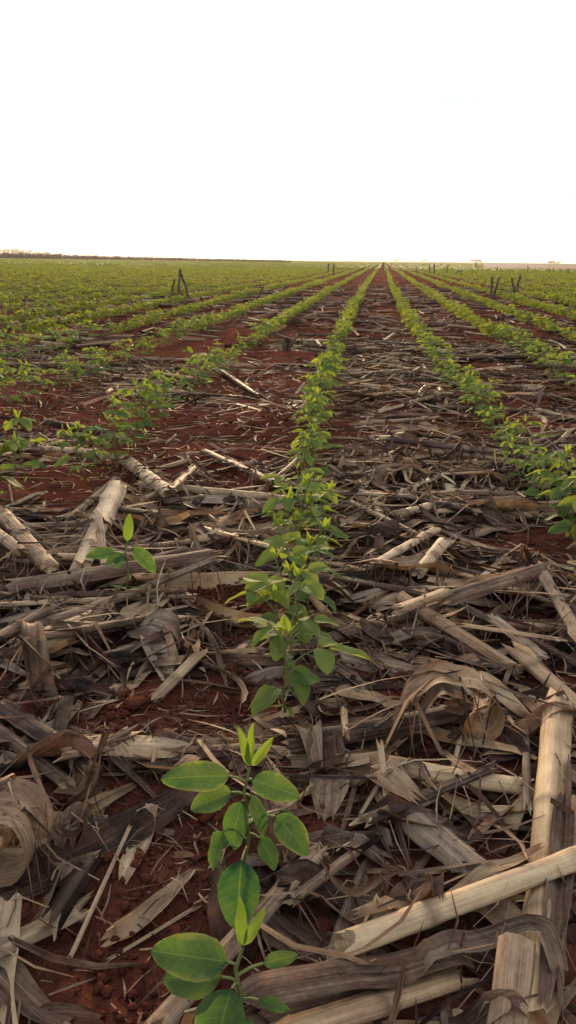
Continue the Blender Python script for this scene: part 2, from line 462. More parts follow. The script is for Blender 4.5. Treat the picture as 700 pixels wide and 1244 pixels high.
    return np.concatenate([Vf, cv]), Q, np.array(Tn), np.concatenate([UV, cu]), np.concatenate([C, cc]), dict(xy=xy, z=zc, r=rr, d=d, perp=perp, tt=tt, L=L)

def ribbon_geo(path, wdir, width, nx=5, arch=.15, light=.5, warm=.5, taper=(.6, .35), twist=0.0, jag=.006, rust=0.0, ruffle=.0, upv=(0, 0, 1), phase=None):
    """a dry leaf blade along a 3-D path; wdir = across direction(s)"""
    path = np.asarray(path, float); n = len(path)
    tg = np.gradient(path, axis=0); tg /= np.linalg.norm(tg, axis=1)[:, None] + 1e-9
    w0 = np.broadcast_to(np.asarray(wdir, float), (n, 3))
    w0 = w0 - tg * np.sum(w0 * tg, 1)[:, None]; w0 = w0 / (np.linalg.norm(w0, axis=1)[:, None] + 1e-9)
    nr = np.cross(w0, tg)
    s = np.linspace(-1, 1, nx); tt = np.linspace(0, 1, n)
    L = float(np.sum(np.linalg.norm(np.diff(path, axis=0), axis=1)))
    wp = np.interp(tt, [0, .18, .6, 1], [taper[0], 1, .92, taper[1]]) * (1 + .22 * (vnoise(tt * L / .05 + rng.uniform(0, 99), tt, 5) - .5)) * width / 2
    ph = (rng.uniform(-.3, .3) if phase is None else phase) + twist * tt
    ca, sa = np.cos(ph)[:, None], np.sin(ph)[:, None]
    wv = w0 * ca + nr * sa; nv = -w0 * sa + nr * ca
    ar = arch * (1 + .5 * np.sin(tt * 5 + rng.uniform(0, 6)))
    V = path[:, None, :] + wv[:, None, :] * (s[None, :, None] * wp[:, None, None]) + nv[:, None, :] * ((ar * wp)[:, None] * (1 - s ** 2)[None, :] * 2)[:, :, None]
    if ruffle:
        V += nv[:, None, :] * (ruffle * np.sin(tt * L / .02 + rng.uniform(0, 6))[:, None] * np.abs(s)[None, :])[:, :, None]
    # shallow lengthwise pleats
    V += nv[:, None, :] * (rng.uniform(-1, 1, nx)[None, :] * .035 * wp[:, None])[:, :, None]
    for e, sg in ((0, -1), (n - 1, 1)):
        V[e] += tg[e] * (rng.uniform(-1, 1, nx) * jag)[:, None] * sg
    i = np.arange(n * nx).reshape(n, nx)
    Q = np.stack([i[:-1, :-1], i[:-1, 1:], i[1:, 1:], i[1:, :-1]], -1).reshape(-1, 4)
    ou = rng.uniform(0, 5)
    UV = np.stack([ou + s[None, :] * wp[:, None], np.broadcast_to((ou + tt * L)[:, None], (n, nx))], -1).reshape(-1, 2)
    C = tint_of(light, warm, n * nx).reshape(n, nx, 4)
    C[:, :, 0] += (vnoise(tt * L / .06 + ou * 7, tt * 0 + ou, 9) - .5)[:, None] * .3
    if rust: C[:, :, 2] = rust * np.clip(vnoise(tt * 4 + ou, tt * 0, 11) * 1.6 - .3, 0, 1)[:, None]
    return V.reshape(-1, 3), Q, None, UV, C.reshape(-1, 4)
def lay_path(x, y, yaw, L, n=14, sway=.5, lift=.0, ends=.0):
    """a limp path over the height map"""
    t = np.linspace(-.5, .5, n) * L
    a = yaw + sway * (t / L) + .25 * sway * np.sin(t / L * 7 + rng.uniform(0, 6))
    st = L / (n - 1)
    px = np.cumsum(np.cos(a)) * st; py = np.cumsum(np.sin(a)) * st
    px += x - px.mean(); py += y - py.mean()
    nxp, nyp = -np.sin(a), np.cos(a)
    h = np.maximum(hq(px, py), np.maximum(hq(px + nxp * .008, py + nyp * .008), hq(px - nxp * .008, py - nyp * .008)))
    z = h.copy()
    for _ in range(30):
        zs = z.copy(); zs[1:-1] = .25 * z[:-2] + .5 * z[1:-1] + .25 * z[2:]
        z = np.maximum(h, zs)
    z += .0015 + lift
    if ends: z += ends * (np.abs(t) / (L / 2)) ** 3 * (np.sign(t) == rng.choice([-1, 1]))
    across = np.stack([nxp, nyp, 0 * nxp], -1)
    return np.stack([px, py, z], -1), across
def stamp_ribbon(V):
    stamp(V[:, 0], V[:, 1], V[:, 2])

STALKS, LEAVES = [], []                       # individual things, labelled at the end
def tone(light): return 'dark brown' if light < .38 else 'grey brown' if light < .52 else 'tan' if light < .68 else 'pale straw'
def add_stalk(p0, p1, r0, r1=None, light=.6, warm=.5, label=None, sheath=None, mat='stalk', **kw):
    g = stalk_geo(p0, p1, r0, r1 or r0 * .92, light=light, warm=warm, **kw)
    info = g[5]
    c = np.array([*info['xy'].mean(0), 0]); 
    V = g[0] - c
    o = link('corn_stalk', mesh_np('corn_stalk', V, g[1], g[2], g[3], g[4], M[mat]), cat='stalk', loc=c, group='broken corn stalks on the ground')
    STALKS.append((o, c, light, info['L'], label))
    if sheath:                               # the dry leaf sheath still wrapped round part of the stalk
        a0, a1, wrap, turn, sl = sheath
        k = np.linspace(a0, a1, 12); nx = 9
        th = np.linspace(-wrap, wrap, nx) + turn
        cx = np.stack([np.interp(k, info['tt'], info['xy'][:, q]) for q in (0, 1)], -1); cz = np.interp(k, info['tt'], info['z'])
        rr = np.interp(k, info['tt'], info['r']) * 1.1 + .0012
        flare = 1 + .18 * rng.random((12, nx)) * (np.abs(np.linspace(-1, 1, nx)) ** 2)[None, :]
        VV = np.zeros((12, nx, 3))
        sx = np.cos(th)[None, :] * rr[:, None] * flare; sz = np.sin(th)[None, :] * rr[:, None] * .9 * flare
        VV[:, :, 0] = cx[:, :1] + info['perp'][0] * sx; VV[:, :, 1] = cx[:, 1:] + info['perp'][1] * sx; VV[:, :, 2] = cz[:, None] + sz
        for e, sg in ((0, -1), (11, 1)): VV[e, :, :2] += info['d'] * (rng.uniform(-1, 1, nx) * .012)[:, None] * sg
        i = np.arange(12 * nx).reshape(12, nx)
        Q = np.stack([i[:-1, :-1], i[:-1, 1:], i[1:, 1:], i[1:, :-1]], -1).reshape(-1, 4)
        UV = np.stack([np.broadcast_to(th * r0, (12, nx)), np.broadcast_to((k * info['L'])[:, None], (12, nx))], -1).reshape(-1, 2) + rng.uniform(0, 4)
        link('leaf_sheath', mesh_np('leaf_sheath', VV.reshape(-1, 3) - c, Q, None, UV, tint_of(sl, warm * .6, 12 * nx), M['husk']), o)
        stamp_ribbon(VV.reshape(-1, 3))
    return o
def add_leaf(path, across, width, label=None, name='dry_leaf', light=.5, **kw):
    g = ribbon_geo(path, across, width, light=light, **kw)
    c = np.array([path[:, 0].mean(), path[:, 1].mean(), 0])
    o = link(name, mesh_np(name, g[0] - c, g[1], None, g[3], g[4], M['husk']), cat='husk' if 'husk' in name else 'leaf', loc=c, group='dry corn leaves on the ground')
    L = float(np.sum(np.linalg.norm(np.diff(path, axis=0), axis=1)))
    LEAVES.append((o, c, light, L, label))
    stamp_ribbon(g[0])
    return o

# ------------------------------------------------------------------ litter, bottom layer (uncountable)
def strand(bag, x, y, yaw, L, w, light, warm, n=4, lift=.001, twist=0):
    """a flat splinter or shred: n cross-sections of two points, bent over whatever lies below"""
    t = np.linspace(-.5, .5, n) * L
    a = yaw + rng.uniform(-.5, .5) * t / L
    px, py = x + np.cos(a) * t, y + np.sin(a) * t
    z = hq(px, py) + lift
    z = np.maximum(z, np.linspace(z[0], z[-1], n))
    prof = np.interp(np.linspace(0, 1, n), [0, .5, 1], [.7, 1, .3]) * w / 2
    tilt = rng.uniform(-.6, .6) + twist * np.linspace(-1, 1, n)
    ox, oy, oz = -np.sin(a) * prof * np.cos(tilt), np.cos(a) * prof * np.cos(tilt), prof * np.sin(tilt)
    A_ = np.stack([px + ox, py + oy, z + oz], -1); B_ = np.stack([px - ox, py - oy, z - oz], -1)
    V = np.stack([A_, B_], 1).reshape(-1, 3)
    i = np.arange(n - 1) * 2
    Q = np.stack([i, i + 1, i + 3, i + 2], -1)
    ou = rng.uniform(0, 5)
    UV = np.stack([np.tile([ou, ou + w], n), np.repeat(t + ou, 2)], -1)
    bag.add(V, Q, None, UV, tint_of(light, warm, len(V)))
    return px, py, z
litter = Bag()
for k_ in range(4600):
    L = rng.uniform(.05, .24) * (.7 if k_ >= 2700 else 1); w = rng.lognormal(-4.05, .5); yaw_ = rng.normal(0, .9)
    x, y = spot(.2, 5.5, .85, yaw_, L) if k_ < 2700 else spot(.2, 1.9, .4, yaw_, L)
    path, ac = lay_path(x, y, yaw_, L, 7, rng.uniform(-.8, .8))
    g = ribbon_geo(path, ac, w, nx=3, arch=rng.uniform(-.1, .4), light=rng.normal(.24, .09) if rng.random() < .62 else rng.normal(.52, .12), warm=rng.uniform(0, .75), twist=rng.normal(0, .6), jag=.006, rust=.7 if rng.random() < .15 else 0)
    litter.add(g[0], g[1], None, g[3], g[4]); stamp_ribbon(g[0])

HM = GM + (HM - GM) * .62                      # the loose layer gives way under what falls on it
def rand_stalk(y0, y1, lo=.10, hi=.42):
    L = rng.uniform(lo, hi); yaw = rng.normal(0, .55) if rng.random() < .72 else rng.uniform(0, math.pi)
    x, y = spot(y0, y1, .1, yaw, L)
    r = rng.uniform(.0045, .0125) * (1 if rng.random() < .8 else .6)
    d = np.array([math.cos(yaw), math.sin(yaw)]) * L / 2
    return (x - d[0], y - d[1]), (x + d[0], y + d[1]), r
def rand_light(): return float(np.clip(rng.normal(.54, .15) + (.18 if rng.random() < .3 else 0), .22, .9))
HERO_Y = 1.45                                 # nearer than this the pieces are set one by one, then only sparsely filled up
def rand_leaf(y0, y1, wlo=.012, whi=.042, llo=.08, lhi=.34):
    yaw_, L_ = rng.normal(.1, .8), rng.uniform(llo, lhi)
    for _ in range(6):
        x, y = spot(y0, y1, .1, yaw_, L_); e_ = np.linspace(-.5, .5, 7) * L_
        if not kept(x + e_ * math.cos(yaw_), y + e_ * math.sin(yaw_)): break
    path, ac = lay_path(x, y, yaw_, L_, 13, rng.normal(0, .8), 0, rng.choice([0, 0, .015, .03]))
    li = float(np.clip(rng.normal(.48, .18), .18, .85))
    add_leaf(path, ac, rng.uniform(wlo, whi), light=li, warm=rng.uniform(.1, .95), arch=rng.uniform(-.15, .55), twist=rng.normal(0, .7), ruffle=rng.choice([0, .0015]), rust=rng.choice([0, 0, 0, .5]))
for _ in range(110): rand_leaf(.35, 2.6, .014, .05)
for k in range(215):
    p0, p1, r = rand_stalk(1.0 if k < 150 else .4, 5.3)
    li = rand_light()
    add_stalk(p0, p1, r, light=li, warm=rng.uniform(.2, .8), bend=rng.normal(0, .025),
              sides=9, seg=.022, sheath=(rng.uniform(0, .3), rng.uniform(.5, 1), rng.uniform(1.0, 2.2), rng.uniform(.6, 2.4), li - .08) if rng.random() < .25 and p0[1] < 2.6 else None)

# ------------------------------------------------------------------ pieces that the photograph shows one by one
def S(a, b, wpx, light, warm, label, z=.03, **kw):
    for _ in range(3):
        p0, p1 = P(*a, z), P(*b, z)
        z = float(np.percentile(hq(np.linspace(p0[0], p1[0], 15), np.linspace(p0[1], p1[1], 15)), 75)) + .010
    dist = np.linalg.norm((p0 + p1) / 2 - np.array([0, 0, H_CAM]))
    light = max(light - .04, .15); r0 = wpx * dist / F_PX / 2 * .78
    return add_stalk(p0[:2], p1[:2], r0, light=light, warm=warm, label=label, sides=14, seg=.011, **kw)
def Lf(pts, wpx, light, warm, label, z=.03, **kw):
    for _ in range(3):
        q = np.array([P(u, v, z) for u, v in pts]); z = float(np.mean(hq(q[:, 0], q[:, 1]))) + .008
    n = 18
    seg = np.concatenate([[0], np.cumsum(np.linalg.norm(np.diff(q, axis=0), axis=1))])
    tt = np.linspace(0, seg[-1], n)
    px = np.interp(tt, seg, q[:, 0]); py = np.interp(tt, seg, q[:, 1])
    for _ in range(3):
        px[1:-1] = .25 * px[:-2] + .5 * px[1:-1] + .25 * px[2:]; py[1:-1] = .25 * py[:-2] + .5 * py[1:-1] + .25 * py[2:]
    h = hq(px, py); zz = h.copy()
    for _ in range(14):
        zs = zz.copy(); zs[1:-1] = .25 * zz[:-2] + .5 * zz[1:-1] + .25 * zz[2:]; zz = np.maximum(h, zs)
    path = np.stack([px, py, zz + .003 + kw.pop('lift', 0)], -1)
    tg = np.gradient(path, axis=0); across = np.stack([-tg[:, 1], tg[:, 0], 0 * tg[:, 0]], -1)
    dist = np.linalg.norm(q.mean(0) - np.array([0, 0, H_CAM]))
    return add_leaf(path, across, wpx * dist / F_PX * 1.15, label, light=light, warm=warm, nx=9, **kw)
def curl(pts, y, depth, light, warm, label, **kw):
    q = np.array([PY(u, v, y) for u, v in pts]); n = 30
    seg = np.concatenate([[0], np.cumsum(np.linalg.norm(np.diff(q, axis=0), axis=1))])
    tt = np.linspace(0, seg[-1], n)
    path = np.stack([np.interp(tt, seg, q[:, k]) for k in range(3)], -1)
    path += rng.normal(0, .0022, path.shape)
    for _ in range(2): path[1:-1] = .25 * path[:-2] + .5 * path[1:-1] + .25 * path[2:]
    return add_leaf(path, np.array([[.12, 1.0, .15]] * n), depth, label, name='corn_husk', light=light, warm=warm, nx=9, phase=0.0, **{'ruffle': .003, 'twist': .35, **kw})

# middle distance
MASKING[0] = True
S((470, 548), (640, 572), 15, .42, .2, 'grey stalk lying beside the nearest plants of the right-hand soybean row')
S((118, 545), (-20, 545), 13, .68, .5, 'pale thin stalk at the left edge on bare red soil')
S((55, 513), (130, 522), 12, .45, .4, 'greyish stalk stub on red soil behind the left-hand soybean row')
S((248, 550), (332, 592), 16, .42, .6, 'brown weathered stalk slanting down towards the middle soybean row')
S((265, 447), (312, 482), 8, .36, .6, 'thin dark stalk slanting across bare soil behind the left-hand row')
S((84, 630), (142, 577), 12, .66, .55, 'thin straw-coloured stalk slanting up to the left-hand soybean row', nodes=False)
S((230, 560), (178, 566), 12, .62, .6, 'short pale stalk behind the thick bleached stump', nodes=False)
S((152, 552), (206, 612), 25, .82, .4, 'thick bleached stalk with two dark nodes and splintered end', rough_end=.02)
S((210, 610), (238, 570), 13, .62, .65, 'short tan stalk leaning beside the thick bleached stalk')
S((142, 612), (100, 705), 28, .84, .45, 'broad whitish split stalk with ragged upper end', rough_end=.024, sheath=(.0, .55, 1.3, 1.2, .8))
S((120, 645), (128, 690), 14, .74, .5, 'short pale splinter lying against the broad whitish stalk', rough_end=.02)
S((0, 622), (62, 705), 27, .64, .6, 'thick tan stalk with dark node at the left edge', rough_end=.01)
S((-20, 640), (28, 690), 20, .70, .4, 'pale cracked stalk beside the thick tan one at the left edge')
S((165, 672), (228, 656), 18, .55, .5, 'tan stalk with leaf sheath lying in front of the left-hand strip', sheath=(.1, .9, 1.6, 1.4, .5))
S((395, 600), (330, 602), 12, .5, .3, 'grey stalk beside the middle soybean row')
S((395, 590), (500, 618), 11, .58, .3, 'long thin grey stalk right of the middle row')
S((425, 607), (510, 655), 11, .56, .4, 'thin grey-brown stalk slanting to the pale twin stubs')
S((530, 648), (452, 692), 17, .85, .5, 'cream-coloured stub, left one of a pale pair', rough_end=.005)
S((540, 660), (508, 692), 22, .86, .6, 'cream-coloured stub, right one of a pale pair', rough_end=.01)
S((512, 607), (560, 594), 14, .72, .5, 'short pale stalk with broken end behind the pale twin stubs')
S((560, 600), (690, 592), 14, .45, .3, 'greyish stalk with rusty top beside the right-hand soybean row')
# left foreground
S((-60, 712), (268, 684), 24, .48, .55, 'long tan stalk wrapped in torn sheath, crossing behind the lone seedling', sheath=(.2, .97, 2.0, 1.4, .52), rough_end=.02)
S((-50, 778), (165, 722), 19, .58, .4, 'grey tan stalk with one node slanting in from the left edge')
S((150, 724), (262, 702), 16, .48, .4, 'weathered stalk right behind the lone seedling')
S((200, 745), (50, 812), 18, .5, .6, 'brown split stalk in front of the lone seedling')
S((188, 838), (243, 800), 20, .74, .55, 'short pale stalk stub pointing at a curled husk tip', rough_end=.012)
S((20, 820), (110, 748), 14, .56, .55, 'tan stalk lying in the left foreground litter')
S((-60, 800), (60, 742), 18, .52, .5, 'tan stalk cut by the left edge, above dark leaf shreds')
S((2, 858), (108, 945), 28, .22, .25, 'dark purplish rotten stalk in the left foreground', sheath=(.0, .6, 1.2, 1.5, .3))
S((-30, 870), (80, 950), 22, .36, .5, 'brown stalk lying under the dark rotten stalk')
S((130, 895), (75, 915), 26, .62, .5, 'short tan stub above the dark rotten stalk')
S((160, 895), (105, 925), 22, .55, .5, 'second short tan stub above the dark rotten stalk')
# right middle
S((370, 690), (545, 735), 16, .36, .45, 'long dark stalk reaching out from the middle row to the right', bend=.02, rough_end=.005)
S((530, 730), (740, 815), 17, .34, .35, 'dark grey stalk running to the right edge over the olive stalk')
S((540, 728), (662, 694), 22, .78, .6, 'pale bent stalk, left arm of the elbow', sheath=(.0, 1.0, 1.1, 2.2, .42))
S((652, 700), (716, 790), 20, .74, .5, 'pale split stalk, right arm of the elbow', rough_end=.02)
S((486, 742), (632, 806), 30, .62, .75, 'olive yellow stalk with cut left end', rough_end=.004)
S((486, 742), (540, 726), 22, .66, .6, 'short tan stub meeting the cut end of the olive stalk')
S((622, 795), (730, 870), 27, .74, .65, 'pale yellowish stalk running off the right edge below the olive stalk')
S((600, 752), (660, 790), 20, .68, .3, 'pale grey stalk under the dark stalk at the right')
S((560, 760), (680, 772), 9, .75, .6, 'thin straw across the olive stalk', nodes=False)
# foreground
S((350, 912), (570, 868), 31, .40, .6, 'dark brown stalk with a pale broken left end', rough_end=.006, sheath=(.12, .98, 1.5, 1.5, .34))
S((640, 870), (640, 985), 12, .5, .2, 'thin grey upright-lying stalk beside the thick yellow stalk')
S((676, 862), (652, 1240), 47, .86, .72, 'thick pale yellow stalk with a node, along the right edge', rough_end=.012, sheath=(.3, 1.0, .8, .1, .5))
S((466, 972), (606, 1092), 40, .66, .3, 'thick grey cracked stalk slanting under the big cream stalk', sheath=(.0, .8, 1.3, 1.9, .6))
S((470, 1035), (395, 1000), 20, .42, .3, 'grey stalk beside the thick cracked stalk')
S((190, 1262), (385, 1050), 32, .52, .45, 'flat greyish stalk slanting behind the nearest seedling', squash=.5)
S((360, 1080), (440, 1012), 20, .58, .45, 'thin tan stalk end crossing the flat greyish stalk', nodes=False)
Lf([(690, 960), (682, 1060), (662, 1210)], 26, .46, .2, 'long grey leaf strip along the thick yellow stalk', arch=.3)
S((420, 1152), (760, 1048), 42, .92, .62, 'big cream stalk across the bottom right corner', rough_end=.008, sink=.0)
S((305, 1205), (446, 1150), 32, .56, .65, 'tan stalk in brown sheath, left of the big cream stalk', sheath=(.0, .9, 1.6, 1.2, .48), sink=0)
S((626, 1162), (600, 1420), 50, .66, .55, 'rounded tan stalk end at the bottom right', rough_end=.002)
S((340, 1275), (560, 1180), 40, .74, .7, 'yellowish stalk at the bottom edge under a dark leaf')
S((-40, 1185), (104, 1085), 36, .72, .4, 'pale flaking stalk fragment in the bottom left corner', squash=.6, rough_end=.02)
S((60, 1130), (110, 1030), 34, .16, .2, 'black rotten stalk stub in the bottom left corner')
S((88, 1142), (158, 1000), 7, .8, .35, 'thin whitish stick over the black rotten stub', nodes=False)
S((240, 1090), (140, 1150), 7, .58, .5, 'thin straw on bare soil left of the nearest seedling', nodes=False)
S((418, 846), (420, 895), 12, .82, .55, 'small upright-lying pale splinter above the dark brown stalk', nodes=False)
S((462, 896), (474, 955), 11, .78, .6, 'small pale splinter below the dark brown stalk', nodes=False)
S((560, 895), (550, 925), 8, .86, .3, 'tiny whitish splinter right of the dark brown stalk', nodes=False)
S((440, 1000), (600, 925), 22, .3, .2, 'dark grey stalk below the curled husk', squash=.6)
MASKING[0] = False
# leaves and husks
Lf([(0, 905), (50, 905), (112, 925)], 40, .42, .5, 'twisted brown leaf at the left edge above the coiled husk', twist=2.2, arch=.3)
Lf([(0, 1062), (60, 1050), (108, 1042)], 22, .42, .2, 'grey leaf strip over the black rotten stub', arch=.35)
Lf([(50, 1062), (105, 1005), (170, 952)], 54, .66, .45, 'broad pale leaf blade left of the second seedling', arch=.1, taper=(.5, .8), jag=.02)
Lf([(150, 1068), (170, 1020), (192, 972)], 20, .62, .4, 'narrow pale blade beside the broad pale leaf', arch=.1)
Lf([(130, 1142), (180, 1105), (236, 1062)], 22, .42, .25, 'grey leaf strip with orange tip on bare soil', arch=.3, rust=.5, lift=.006)
Lf([(165, 882), (230, 880), (300, 902)], 26, .34, .5, 'dark brown leaf lying left of the second seedling', arch=.5, rust=.35)
Lf([(180, 900), (230, 910), (300, 925)], 22, .36, .3, 'grey-brown leaf strip behind the second seedling', arch=.3)
Lf([(60, 960), (100, 960), (130, 900)], 34, .4, .45, 'brown folded leaf below the dark rotten stalk', twist=1.2, arch=.4)
Lf([(75, 990), (90, 950), (105, 940)], 34, .46, .4, 'short curled leaf end beside the coiled husk', arch=.6, lift=.012)
Lf([(245, 660), (300, 648), (362, 626)], 34, .56, .55, 'broad tan husk blade beside the middle row', arch=.3, taper=(.35, .9))
Lf([(340, 1100), (400, 1085), (480, 1100)], 46, .36, .25, 'broad grey torn leaf right of the nearest seedling', arch=.25, jag=.015, lift=.004)
Lf([(300, 1250), (430, 1200), (570, 1172)], 42, .36, .5, 'broad dark brown leaf along the bottom edge', arch=-.12, taper=(.8, .6), lift=.008)
Lf([(430, 1120), (560, 1075), (660, 1040)], 20, .42, .85, 'rusty leaf edge along the top of the big cream stalk', arch=.2, rust=.6, lift=.004)
Lf([(392, 900), (402, 935), (395, 985)], 40, .44, .4, 'folded grey-tan leaf under the dark brown stalk', arch=.2, lift=.004)
Lf([(405, 915), (450, 940), (505, 985)], 44, .56, .5, 'ribbed tan leaf blade under the dark brown stalk', arch=.15, jag=.012)
Lf([(430, 985), (500, 1005), (590, 1010)], 26, .26, .2, 'dark leaf strip below the small pale splinters', arch=.4)
Lf([(440, 1050), (460, 1090), (520, 1105)], 36, .46, .5, 'curled brown leaf in the bottom centre litter', arch=.6, lift=.006)
Lf([(500, 1040), (520, 1075), (530, 1115)], 26, .42, .3, 'grey leaf strip beside the thick cracked stalk', arch=.5)
Lf([(350, 1020), (400, 1010), (470, 1040)], 34, .4, .3, 'grey-brown leaf below the second seedling', arch=.3)
Lf([(500, 1215), (560, 1230), (640, 1240)], 34, .42, .3, 'grey leaf by the rounded stalk end at the bottom', arch=.3)
Lf([(560, 1190), (545, 1215), (560, 1250)], 14, .5, .2, 'thin crinkled leaf shred at the bottom edge', arch=.5, ruffle=.004)
Lf([(508, 1168), (560, 1150), (612, 1130), (655, 1140), (680, 1195)], 21, .5, .25, 'grey curved leaf arching over the thick yellow stalk', arch=.35, taper=(.9, .7), lift=.008)
Lf([(580, 900), (640, 885), (710, 880)], 24, .4, .6, 'brown leaf strip by the right edge behind the thick yellow stalk', arch=.4)
Lf([(440, 760), (540, 775), (625, 800)], 30, .36, .2, 'dark grey leaf under the olive stalk', arch=.2)
Lf([(440, 695), (540, 690), (650, 690)], 34, .40, .4, 'broad brown leaf behind the elbow stalk', arch=.4, rust=.3)
Lf([(455, 700), (500, 715), (560, 712)], 22, .36, .35, 'dark leaf strip left of the elbow stalk', arch=.4)
Lf([(560, 628), (610, 618), (668, 622)], 34, .44, .2, 'grey husk clump with rusty edge near the right-hand row', arch=.6, rust=.5, lift=.01)
Lf([(545, 615), (600, 632), (660, 632)], 26, .40, .2, 'lower grey husk near the right-hand row', arch=.6)
Lf([(455, 590), (480, 575), (520, 590)], 34, .36, .15, 'dark grey crumpled husk right of the middle row', arch=.6, lift=.012)
Lf([(425, 570), (450, 560), (510, 570)], 18, .36, .8, 'rust-brown leaf scrap right of the middle row', arch=.5, rust=.8)
Lf([(560, 575), (600, 578), (640, 585)], 16, .38, .8, 'rusty leaf scrap in front of the right-hand row', arch=.5, rust=.8)
Lf([(240, 760), (232, 785), (240, 800)], 18, .76, .7, 'small upright tan husk tip left of the middle row', arch=.7, lift=.012)
Lf([(0, 770), (60, 800), (130, 790)], 28, .42, .4, 'brown leaf in the left foreground litter', arch=.4)
Lf([(60, 850), (45, 815), (40, 790)], 26, .5, .45, 'bent tan leaf standing by the left edge', arch=.5, lift=.01)
Lf([(150, 790), (215, 770), (220, 740)], 20, .44, .5, 'brown narrow leaf in front of the lone seedling', arch=.4)
Lf([(280, 880), (300, 905), (330, 990)], 40, .42, .55, 'broad brown leaf behind the second seedling', arch=.25, lift=.002)
Lf([(350, 870), (370, 890), (385, 925)], 30, .44, .4, 'brown leaf by the base of the third seedling', arch=.3)
y_h = float(P(545, 885, .02)[1])
curl([(484, 872), (487, 850), (505, 830), (535, 818), (568, 818), (596, 832), (606, 855), (600, 878), (582, 882), (568, 868), (570, 852), (584, 850)], y_h, .05, .46, .62,
     'large curled husk arching up with rusty top', arch=.05, rust=.45, taper=(.8, .9), jag=.01)
curl([(510, 868), (530, 840), (558, 836), (572, 848), (560, 862), (540, 856)], y_h + .006, .035, .4, .35, 'inner curl of grey husk inside the large rusty one', arch=.05)
y_c = float(P(20, 1052, .02)[1])
curl([(-8, 1048), (24, 1050), (44, 1034), (52, 1006), (40, 980), (12, 968), (-20, 972), (-45, 985), (-48, 1015), (-25, 1034), (8, 1030), (28, 1010), (20, 988), (0, 985), (-10, 1000)], y_c, .045, .58, .5,
     'coiled tan husk like a snail shell at the left edge', arch=.02, taper=(.9, .6))

# ------------------------------------------------------------------ a few loose leaves and stalks on top, then shreds and splinters
for _ in range(60): rand_leaf(1.0, 2.6, .008, .026, .06, .22)
for _ in range(45): rand_leaf(.42, 2.4, .005, .014, .04, .13)
for _ in range(8500):
    y = rng.uniform(.2, 1) ** .8 * 5.6 if rng.random() < .5 else math.sqrt(rng.uniform(.04, 6))
    x = rng.uniform(-1, 1) * (.37 * y + .35)
    if rng.random() > .12 + .88 * float(cover(x, y)): continue
    if kept(x, y) and rng.random() < .93: continue
    strand(litter, x, y, rng.normal(.1, .9), rng.uniform(.015, .11) * (1 + .2 * y), rng.uniform(.0012, .0065) * (1 + .25 * y), float(np.clip(rng.normal(.44, .19), .1, .9)), rng.uniform(.3, 1),
           4, rng.uniform(.0005, .004), rng.normal(0, .4))
for _ in range(7000):
    y = math.sqrt(rng.uniform(.16, 1.9)); x = rng.uniform(-1, 1) * (.37 * y + .2)
    if kept(x, y): continue
    strand(litter, x, y, rng.uniform(-1.5, 1.5), rng.lognormal(-3.9, .6), rng.uniform(.0006, .0026), float(np.clip(rng.normal(.46, .18), .1, .9)), rng.uniform(.2, 1), 3, rng.uniform(.0005, .003), rng.normal(0, .4))
for _ in range(6000):
    y = math.sqrt(rng.uniform(1.8, 16)); x = rng.uniform(-1, 1) * (.37 * y + .2)
    strand(litter, x, y, rng.uniform(-1.5, 1.5), rng.lognormal(-3.3, .6), rng.uniform(.0016, .006), float(np.clip(rng.normal(.5, .18), .1, .9)), rng.uniform(.2, 1), 3, rng.uniform(.0005, .003), rng.normal(0, .4))
link('crop_litter', litter.mesh('crop_litter', M['husk']), label='shredded corn leaves and splinters littering the soil', cat='litter', kind='stuff')

# ------------------------------------------------------------------ soil crumbs
crumb = Bag()
ico_v = np.array([(0, 0, 1), (.894, 0, .447), (.276, .851, .447), (-.724, .526, .447), (-.724, -.526, .447), (.276, -.851, .447), (.724, .526, -.447), (-.276, .851, -.447),
                  (-.894, 0, -.447), (-.276, -.851, -.447), (.724, -.526, -.447), (0, 0, -1)])
ico_f = [(0, 1, 2), (0, 2, 3), (0, 3, 4), (0, 4, 5), (0, 5, 1), (1, 6, 2), (2, 7, 3), (3, 8, 4), (4, 9, 5), (5, 10, 1), (2, 6, 7), (3, 7, 8), (4, 8, 9), (5, 9, 10), (1, 10, 6),
         (6, 11, 7), (7, 11, 8), (8, 11, 9), (9, 11, 10), (10, 11, 6)]
for _ in range(26000):
    y = math.sqrt(rng.uniform(.1, 16)) if rng.random() < .35 else math.sqrt(rng.uniform(.12, 1.6))
    x = rng.uniform(-1, 1) * (.37 * y + .2)
    if rng.random() < .8 * float(cover(x, y)) + (.5 if y > 1.5 else 0): continue
    s_ = rng.lognormal(-6.4, .6) * (1 + .08 * y)
    V = ico_v * (1 + .28 * rng.standard_normal((12, 1))) * np.array([1, 1, .75]) * s_
    z = float(ground_z(x, y))
    crumb.add(V + [x, y, z + s_ * .55], None, ico_f)
link('soil_crumbs', crumb.mesh('soil_crumbs', M['soil'], False), label='loose red soil crumbs between the residue', cat='soil', kind='stuff')

